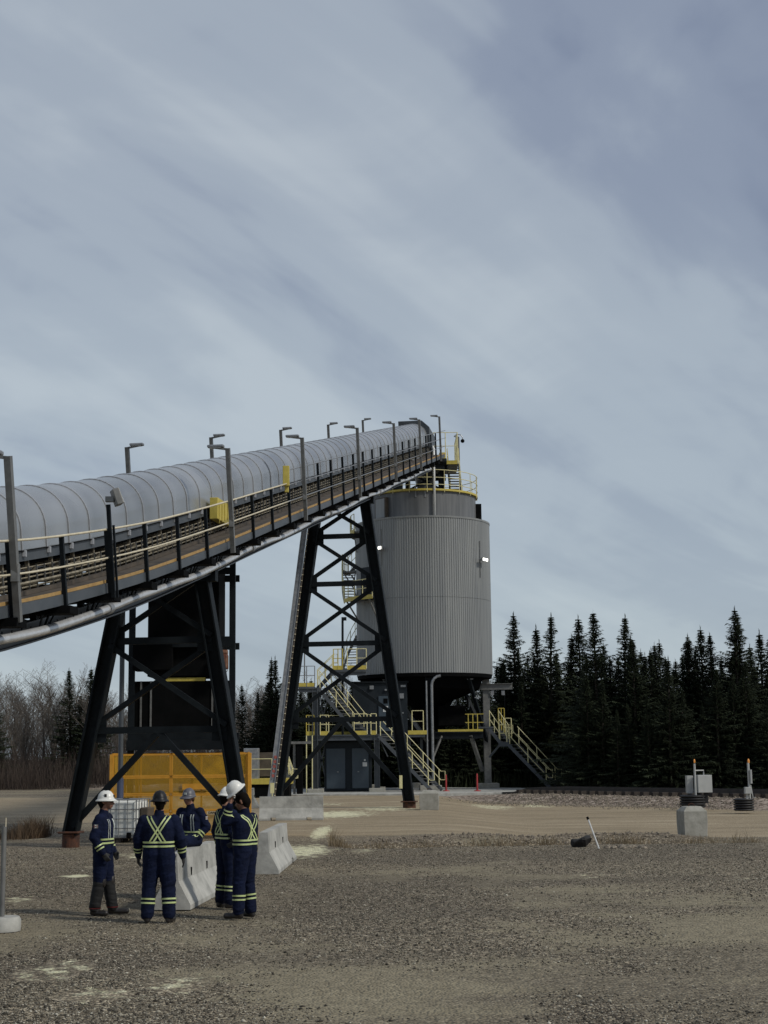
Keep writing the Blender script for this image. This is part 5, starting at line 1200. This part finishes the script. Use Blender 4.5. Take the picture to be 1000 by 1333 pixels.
def person(label, loc, face, pose, hat, skin, scale=1.0, lowmat=False, gloves=(1, 1), head_yaw=0, head_pitch=0, goggles=False, cross='both', patch=None, build=1.0):
    """local frame: facing -Y, person's left is +X"""
    root = thing('person', label, 'person', loc, 'workers in navy coveralls'); root.rotation_euler = (0, 0, face); root.scale = (scale,)*3
    J = dict(pel=(0, 0, .96), che=(0, .0, 1.34), nec=(0, .0, 1.50), head=(0, -.02, 1.685),
             shL=(.185, 0, 1.435), shR=(-.185, 0, 1.435), elL=(.25, .03, 1.16), elR=(-.25, .03, 1.16), wrL=(.26, -.05, .91), wrR=(-.26, -.05, .91),
             hiL=(.09, 0, .93), hiR=(-.09, 0, .93), knL=(.12, -.02, .50), knR=(-.12, -.02, .50), anL=(.13, .02, .10), anR=(-.13, .02, .10), toL=(.17, -.17, .04), toR=(-.17, -.17, .04),
             curlL=.5, curlR=.5, fdL=None, fdR=None)
    J.update(pose); V = {k: Vector(v) if isinstance(v, (tuple, list)) else v for k, v in J.items()}
    MI = {'navy': 0, 'skin': 1, 'glove': 2, 'boot': 3, 'low': 4, 'hair': 5, 'lip': 6}
    mats = [M_navy, skin, M_glove, M_boot, M_trs, M_hairm, M_lip]
    pr = []   # (p0,p1,r0,r1,mat)
    def rc(a, b, r0, r1, m): pr.append((Vector(a), Vector(b), r0, r1, MI[m]))
    b_ = build; pel, che, nec = V['pel'], V['che'], V['nec']
    sx = (V['shL']-V['shR']).normalized(); hx = (V['hiL']-V['hiR']).normalized(); up = (che-pel).normalized(); fwd = up.cross(sx).normalized()*-1
    if fwd.y > 0 and not pose.get('flip'): fwd = fwd
    for s in (-1, 1):
        rc(pel+hx*.075*s, pel.lerp(che, .5)+sx*.075*s, .118*b_, .115*b_, 'navy'); rc(pel.lerp(che, .45)+sx*.075*s, che+sx*.085*s, .118*b_, .122*b_, 'navy')
    rc(pel.lerp(che, .35)+fwd*.03, pel.lerp(che, .75)+fwd*.03, .115*b_, .11*b_, 'navy')
    rc(V['shR'], V['shL'], .072, .072, 'navy'); rc(che+up*.04, nec, .12, .078, 'navy'); rc(che+sx*.08, V['shL'], .11, .075, 'navy'); rc(che-sx*.08, V['shR'], .11, .075, 'navy')
    rc(nec-up*.0, nec+up*.035, .078, .070, 'navy')      # collar
    hd = V['head']; HR = Matrix.Rotation(head_yaw, 3, 'Z')@Matrix.Rotation(head_pitch, 3, 'X'); H = lambda x, y, z: hd+HR@Vector((x, y, z))
    rc(nec, hd+HR@Vector((0, .02, -.07)), .060, .058, 'skin')
    rc(H(0, .028, .028), H(0, -.018, .030), .088, .082, 'skin' if hat else 'hair'); rc(H(0, -.035, .0), H(0, -.045, -.045), .066, .058, 'skin'); rc(H(0, -.045, -.06), H(0, -.062, -.085), .048, .030, 'skin')
    rc(H(0, -.092, .0), H(0, -.118, -.032), .011, .016, 'skin'); rc(H(-.035, -.084, .018), H(.035, -.084, .018), .014, .014, 'skin'); rc(H(-.018, -.098, -.068), H(.018, -.098, -.068), .008, .008, 'lip')
    for s in (-1, 1): rc(H(.086*s, .012, .01), H(.084*s, .018, -.03), .016, .010, 'skin'); rc(H(.04*s, -.06, -.02), H(.045*s, -.05, -.03), .028, .025, 'skin')
    rc(H(0, .055, -.01), H(0, .048, -.06), .078, .060, 'hair')
    if not hat:
        rc(H(0, .02, .05), H(0, -.03, .06), .092, .074, 'hair'); 
        for s in (-1, 1): rc(H(.05*s, .0, .03), H(.06*s, .0, -.0), .045, .03, 'hair')
    low = 'low' if lowmat else 'navy'
    for s, sd in ((1, 'L'), (-1, 'R')):
        h, k, a, t = V['hi'+sd], V['kn'+sd], V['an'+sd], V['to'+sd]
        rc(h, k, .110*b_, .086*b_**.7, 'navy'); m = k.lerp(a, .15); rc(k, a.lerp(k, .06), .086*b_**.7, .082*b_**.5, low if lowmat else 'navy')
        if lowmat: rc(k.lerp(h, .22), k, .088, .086, 'low')
        rc(a.lerp(k, .18), a, .072, .062, 'low' if lowmat else 'navy'); f = (t-a); f.z = 0; f = f.normalized()
        rc(a+Z*.02, a-Z*.04-f*.02, .055, .052, 'boot'); rc(a-Z*.055, t+Z*.0, .045, .042, 'boot'); rc(a-Z*.06-f*.035, a-Z*.06, .04, .042, 'boot')
        sh, el, wr = V['sh'+sd], V['el'+sd], V['wr'+sd]
        rc(sh, el, .074*b_**.8, .066*b_**.8, 'navy'); rc(el, wr, .066*b_**.8, .050, 'navy')
        # hand
        gm = 'glove' if gloves[0 if s == 1 else 1] else 'skin'; gr = 1.12 if gm == 'glove' else 1.0
        d = V['fd'+sd] if V['fd'+sd] is not None else (wr-el); d = Vector(d).normalized(); inw = V.get('pn'+sd); inw = Vector(inw).normalized() if inw is not None else Vector((-s, 0, 0))
        pn = (inw-d*inw.dot(d)).normalized(); sd_v = d.cross(pn).normalized(); thumbdir = Vector((0, -1, 0)) if not V.get('th'+sd) else Vector(V['th'+sd])
        if sd_v.dot(thumbdir) < 0: sd_v = -sd_v
        w0 = wr+d*.01; rc(wr-d*.03, w0+d*.02, .030*gr, .030*gr, gm)
        for q in (-.026, 0, .026): rc(w0+d*.01+sd_v*q*.7, w0+d*.085+sd_v*q, .019*gr, .0165*gr, gm)
        cu = V['curl'+sd]
        for q, L in ((.030, .072), (.010, .080), (-.010, .075), (-.029, .060)):
            base = w0+d*.085+sd_v*q; p = base
            for j, fr in enumerate((.45, .30, .25)):
                ang = cu*(.55+.75*j)+q*2; dd = d*cos(ang)+pn*sin(ang); p2 = p+dd*L*fr*1.08; rc(p, p2, (.0100-.0008*j)*gr, (.0094-.0010*j)*gr, gm); p = p2
        b0 = w0+d*.022+sd_v*.026; t1 = b0+(d*.6+sd_v*.62+pn*.25).normalized()*.038; t2 = t1+(d*.8+sd_v*.15+pn*.5).normalized()*.032; rc(b0, t1, .0135*gr, .0120*gr, gm); rc(t1, t2, .0118*gr, .0095*gr, gm)
    mb = MB()
    for p0, p1, r0, r1, m in pr:
        mb.sphere(p0, r0, 14, 10); mb.sphere(p1, r1, 14, 10)
        if (p1-p0).length > 1e-4: mb.tube([p0, p1], r0, 14, rs=[r0, r1])
    me = bpy.data.meshes.new('tmp'); me.from_pydata(mb.v, [], mb.f); ob = bpy.data.objects.new('tmp', me); COL.objects.link(ob)
    rm = ob.modifiers.new('r', 'REMESH'); rm.mode = 'VOXEL'; rm.voxel_size = .0085; rm.adaptivity = 0
    bpy.context.view_layer.update(); dg = bpy.context.evaluated_depsgraph_get(); body = bpy.data.meshes.new_from_object(ob.evaluated_get(dg)); bpy.data.objects.remove(ob)
    n = len(body.vertices); co = np.empty(n*3); body.vertices.foreach_get('co', co); co = co.reshape(-1, 3)
    def nearest(Q):
        best = np.full(len(Q), 1e9); bm_ = np.zeros(len(Q), int)
        for p0, p1, r0, r1, m in pr:
            a = np.array(p0); ab = np.array(p1)-a; L2 = ab@ab+1e-12; t = np.clip((Q-a)@ab/L2, 0, 1); d = np.linalg.norm(Q-a-t[:, None]*ab, axis=1)-(r0+(r1-r0)*t)
            d = d-(.004 if m in (2, 3, 6) else 0); k = d < best; best[k] = d[k]; bm_[k] = m
        return bm_
    # laplacian smoothing (stronger on cloth) + folds
    ed = np.empty(len(body.edges)*2, int); body.edges.foreach_get('vertices', ed); ed = ed.reshape(-1, 2); vm = nearest(co)
    deg = np.bincount(ed.ravel(), minlength=n)[:, None]; cloth = ((vm == 0) | (vm == 4))[:, None]
    for it in range(7):
        s_ = np.zeros_like(co); np.add.at(s_, ed[:, 0], co[ed[:, 1]]); np.add.at(s_, ed[:, 1], co[ed[:, 0]]); av = s_/deg
        co = co+(av-co)*(np.where(cloth, .6, .5 if it < 2 else 0))
    body.vertices.foreach_set('co', co.ravel()); body.update()
    nr_ = np.empty(n*3); body.vertices.foreach_get('normal', nr_) if False else body.vertex_normals.foreach_get('vector', nr_); nr_ = nr_.reshape(-1, 3)
    jp = [np.array(V[k]) for k in ('elL', 'elR', 'knL', 'knR', 'anL', 'anR', 'hiL', 'hiR')]
    seed = hash(label) % 97
    for i in range(n):
        if cloth[i, 0]:
            c = co[i]; near = min(float(np.abs(c-j) @ np.array((.6, .6, 1))) for j in jp)
            amp = .006+.010*max(0, 1-near/.22)
            q = Vector((c[0]*6+seed, c[1]*6, c[2]*15+c[0]*5)); co[i] = c+nr_[i]*amp*(noise.noise(q)+.5*noise.noise(q*2.3)+.12)
    body.vertices.foreach_set('co', co.ravel())
    body.materials.clear()
    for m in mats: body.materials.append(m)
    nf = len(body.polygons); fc = np.empty(nf*3); body.polygons.foreach_get('center', fc); fm = nearest(fc.reshape(-1, 3)); body.polygons.foreach_set('material_index', fm.astype(np.int32)); body.shade_smooth(); body.update()
    body.name = 'body'; bo = bpy.data.objects.new('body', body); COL.objects.link(bo); bo.parent = root
    bvh = BVHTree.FromPolygons([Vector(c) for c in co], [tuple(p.vertices) for p in body.polygons])
    def add(mb, nme, m, smooth=True):
        me = bpy.data.meshes.new(nme); me.from_pydata(mb.v, [], mb.f); me.materials.append(m)
        if smooth: me.shade_smooth()
        o = bpy.data.objects.new(nme, me); COL.objects.link(o); o.parent = root; return o
    def ring(mb, c, ax, w, off=.006, n=40, maxd=.3):
        ax = Vector(ax).normalized(); u, v = frame(ax); rows = []
        for q in (-.5, .5):
            row = []; last = .08
            for k in range(n):
                a = 2*pi*k/n; d = u*cos(a)+v*sin(a); o = Vector(c)+ax*w*q; hit = bvh.ray_cast(o, d, maxd)
                r = hit[3] if hit[0] is not None else last; last = r; row.append(o+d*(r+off))
            rows.append(row)
        i0 = len(mb.v); mb.v += [tuple(x) for r in rows for x in r]+[tuple(Vector(x)) for r in rows for x in r]
        for k in range(n): j = (k+1) % n; mb.f.append((i0+k, i0+j, i0+n+j, i0+n+k)); mb.m.append(0)
        mb.v = mb.v[:i0+2*n]
    def pair(name, c, ax, gap=.075, w=.032, n=40, maxd=.3):
        ax = Vector(ax).normalized(); mb = MB()
        for q in (-.5, .5): ring(mb, Vector(c)+ax*gap*q, ax, w, n=n, maxd=maxd, off=.008)
        return add(mb, name, M_lime)
    pair('waist_tape', pel.lerp(che, .36), up, .056, .026, 60, .26)
    for sd in 'LR':
        el, wr, k, a = V['el'+sd], V['wr'+sd], V['kn'+sd], V['an'+sd]
        pair('sleeve_tape', el.lerp(wr, .62), wr-el, .050, .021, maxd=.13)
        if not lowmat: pair('leg_tape', k.lerp(a, .50), a-k, .056, .024, maxd=.17)
    def ribbon(mb, pts, w, sgn):
        # pts: (x, h) on the torso; project to front/back surface
        P_ = []
        for x, h in pts:
            o = pel.lerp(che, h)+sx*x; hit = bvh.ray_cast(o, fwd*sgn, .4)
            P_.append((hit[0] if hit[0] is not None else o+fwd*sgn*.12)+fwd*sgn*.007)
        i0 = len(mb.v)
        for i, p in enumerate(P_):
            t = (P_[min(i+1, len(P_)-1)]-P_[max(0, i-1)]).normalized(); s_ = t.cross(fwd).normalized()
            mb.v += [tuple(p+s_*w/2), tuple(p-s_*w/2)]
        for i in range(len(P_)-1): mb.f.append((i0+2*i, i0+2*i+1, i0+2*i+3, i0+2*i+2)); mb.m.append(0)
    if cross in ('both', 'back'):
        mb = MB()
        for s in (-1, 1):
            for off in (-.024, .024):
                ribbon(mb, [(s*(.145-.235*i/14)+off*1.2, 1.40-(1.40-.44)*i/14) for i in range(15)], .022, -1)
        add(mb, 'back_tape', M_lime)
    mb = MB()
    for s in (-1, 1):
        for off in (-.022, .022): ribbon(mb, [(s*.105+off+s*.01*i/8, 1.22-(1.22-.44)*i/9) for i in range(10)], .02, 1)
    add(mb, 'front_tape', M_silvt)
    # face parts
    if lowmat:
        for sd in 'LR':
            t, a = V['to'+sd], V['an'+sd]; mb = MB(); ring(mb, a+Z*.01, Z, .014, n=24, maxd=.12); add(mb, 'boot_collar', M_redl)
            k = V['kn'+sd]; hit = bvh.ray_cast(k, Vector((0, -1, 0)), .3)
            if hit[0]: mb = MB(); mb.sphere(hit[0]+Vector((0, .02, 0)), .075, 12, 8, sc=(.8, .45, 1.15)); add(mb, 'knee_pad', M_boot)
    if goggles:
        mb = MB(); o = len(mb.v)
        for s in (-1, 1): mb.sphere(H(.034*s, -.098, .006), .024, 10, 7, sc=(1.25, .45, .8), M=HR)
        for s in (-1, 1): mb.tube([H(.062*s, -.088, .01), H(.088*s, .01, .012)], .004, 5)
        add(mb, 'sunglasses', M_glass)
    else:
        mb = MB()
        for s in (-1, 1): mb.sphere(H(.032*s, -.088, -.001), .012, 8, 6, sc=(1.2, .6, .6), M=HR)
        add(mb, 'eyes', M_glass)
    if hat:
        make_hat(add, H, HR, hat)
    if patch:
        c, nrm_ = V['sh'+patch].lerp(V['el'+patch], .38), Vector((1 if patch == 'L' else -1, 0, 0)); hit = bvh.ray_cast(c, nrm_, .2)
        if hit[0]:
            q = hit[0]+nrm_*.004; mb = MB(); mb.box(q, (.006, .062, .05)); add(mb, 'flag_patch', M_silvt, False)
            mb = MB(); mb.box(q+nrm_*.003+Vector((0, .022, 0)), (.003, .014, .042)); mb.box(q+nrm_*.003-Vector((0, .022, 0)), (.003, .014, .042)); mb.box(q+nrm_*.003, (.003, .014, .016)); add(mb, 'flag_red', M_redl, False)
    return root, V, add
def hat_prof(mb, H, HR, full):
    # dome with ridge and brim
    n = 36; rows = []
    prof = [(0, .118), (.3, .115), (.6, .098), (.85, .062), (.97, .022), (1.0, .0)]
    for r, z in prof:
        rows.append([H(r*.104*cos(a), r*.126*sin(a)+.005, z*1.04+.042+(.006 if abs(cos(a)) < .25 and r > .2 and r < .9 else 0)) for a in [2*pi*k/n for k in range(n)]])
    for e, z in ((.50, -.010), (1.0, -.016), (1.0, -.024), (.05, -.008)):
        row = []
        for k in range(n):
            a = 2*pi*k/n; f = max(0, -sin(a)); bw = (.030+.014*f) if full else (.010+.065*f**1.5)
            row.append(H((.104+bw*e)*cos(a), (.126+bw*e)*sin(a)+.005, z+.045-(.012*e if full else .02*e*f)))
        rows.append(row)
    i0 = len(mb.v); mb.v += [tuple(x) for r in rows for x in r]
    for j in range(len(rows)-1):
        for k in range(n): k2 = (k+1) % n; mb.f.append((i0+j*n+k, i0+j*n+k2, i0+(j+1)*n+k2, i0+(j+1)*n+k)); mb.m.append(0)
def make_hat(add, H, HR, hat):
    mat, full = hat; mb = MB(); hat_prof(mb, H, HR, full); o = add(mb, 'hard_hat', mat)
    b = o.modifiers.new('s', 'SOLIDIFY'); b.thickness = .003
    mb = MB(); mb.box(H(0, -.121, .085), (.04, .012, .035), M=HR); add(mb, 'hat_badge', M_silvt if mat is not M_hatw else M_boot, False)
    if mat is M_hatw:
        mb = MB()
        for s in (-1, 1): mb.box(H(s*.099, -.01, .095), (.01, .035, .045), M=HR)
        add(mb, 'hat_sticker', M_boot, False)
def gp(px, py): g = G(px, py); return (g.x, g.y, 0)
# 1: left worker, profile facing right
person('worker in white full-brim hard hat and sunglasses, in profile at the left of the group', gp(133, 1191), radians(82),
       dict(knL=(.10, -.05, .50), anL=(.12, -.12, .10), toL=(.16, -.33, .04), anR=(-.12, .08, .10), toR=(-.17, -.11, .04), knR=(-.11, .02, .5), hiL=(.09, 0, .93), elL=(.27, .04, 1.15), wrL=(.25, -.09, .93), elR=(-.26, .06, 1.15), wrR=(-.24, -.08, .93), curlR=.8, curlL=.8, che=(0, .01, 1.34), head=(0, -.035, 1.685)),
       (M_hatw, True), M_skinB, .975, lowmat=True, gloves=(1, 1), goggles=True, patch='R', head_yaw=radians(6), build=1.16)
# 2: centre worker from behind
person('broad worker in black hard hat seen from behind with lime cross on his back', gp(206, 1201), radians(180),
       dict(knL=(.14, -.02, .50), anL=(.155, .02, .10), toL=(.20, -.17, .04), knR=(-.14, -.02, .50), anR=(-.155, .02, .10), toR=(-.19, -.18, .04), elR=(-.30, .0, 1.17), wrR=(-.33, -.08, .92), elL=(.30, .0, 1.17), wrL=(.31, -.10, .93), shL=(.215, 0, 1.42), shR=(-.215, 0, 1.42), curlR=.35),
       (M_hatb, True), M_skinA, .985, head_yaw=radians(14), build=1.34)
# 3: seated worker
by = B1.y+.28; bx = B1.x+.02
person('smiling worker in grey hard hat sitting on the nearest barrier', (bx-.08, by, .83-.82), radians(-30),
       dict(pel=(0, .0, .94), che=(.02, -.04, 1.30), nec=(.02, -.05, 1.46), head=(.01, -.09, 1.635), shL=(.20, -.03, 1.40), shR=(-.17, -.06, 1.40), elL=(.29, .05, 1.15), wrL=(.20, -.10, .98), elR=(-.27, -.05, 1.14), wrR=(-.16, -.28, 1.02),
            hiL=(.10, -.03, .925), hiR=(-.10, -.03, .925), knL=(.14, -.44, .93), knR=(-.16, -.44, .93), anL=(.14, -.50, .50), anR=(-.16, -.50, .50), toL=(.16, -.70, .42), toR=(-.18, -.70, .42), curlL=.7, curlR=.7),
       (M_hatg, False), M_skinB, .98, gloves=(1, 1), head_yaw=radians(10), head_pitch=radians(4), patch='L', build=1.16)
# 4: worker behind on the right
person('worker in white hard hat standing mostly hidden behind the man lifting his hat', gp(294, 1182), radians(128),
       dict(elR=(-.27, .05, 1.15), wrR=(-.27, -.06, .92), curlR=.9), (M_hatw, True), M_skinA, .985, head_yaw=0, head_pitch=radians(10), build=1.12)
# 5: right worker lifting his hat
A5 = radians(-118); L5 = Vector(gp(319, 1195)); S5 = .975
def w2l(p): return Matrix.Rotation(-A5, 3, 'Z')@(Vector(p)-L5)/S5
w5 = w2l(P(299, 1049, L5.y-.22)); e5 = w2l(P(293, 1070, L5.y-.16))
r5, V5, add5 = person('bare-headed dark-haired worker lifting a white hard hat at the right of the group', gp(319, 1195), A5,
       dict(elL=tuple(e5), shL=(.19, -.03, 1.44), wrL=tuple(w5), fdL=(-.25, .1, 1), pnL=(-.5, .6, .2), thL=(-.3, -1, 0), elR=(-.27, -.04, 1.18), wrR=(-.16, -.24, 1.08), curlL=.6, knL=(.12, -.03, .5), anL=(.14, -.02, .1), toL=(.20, -.2, .04), head=(.0, -.05, 1.68)),
       None, M_skinB, S5, gloves=(0, 1), head_yaw=radians(10), head_pitch=radians(12), build=1.18)
hp0 = Matrix.Translation(r5.location)@Matrix.Rotation(r5.rotation_euler.z, 4, 'Z')@Matrix.Scale(1.02, 4)
hc = P(308, 1031, L5.y-.16); hh = thing('white_hard_hat', 'tilted white full-brim hard hat held up in front of the bare-headed worker', 'hard hat', hc)
Rh = Matrix.Rotation(radians(-38), 3, 'Y')@Matrix.Rotation(radians(12), 3, 'X')@Matrix.Rotation(radians(-90), 3, 'Z')
mb = MB(); hat_prof(mb, lambda x, y, z: hc+Rh@Vector((x, y, z))*1.0, Rh, True); o = mb.build('shell', M_hatw, hh, smooth=True); b = o.modifiers.new('s', 'SOLIDIFY'); b.thickness = .003
mb = MB(); mb.lathe(hc+Rh@Vector((0, 0, .03)), [(.095, 0), (.095, .03), (.091, .03), (.091, 0)], 24, M=Rh); mb.build('suspension_band', M_boot, hh)
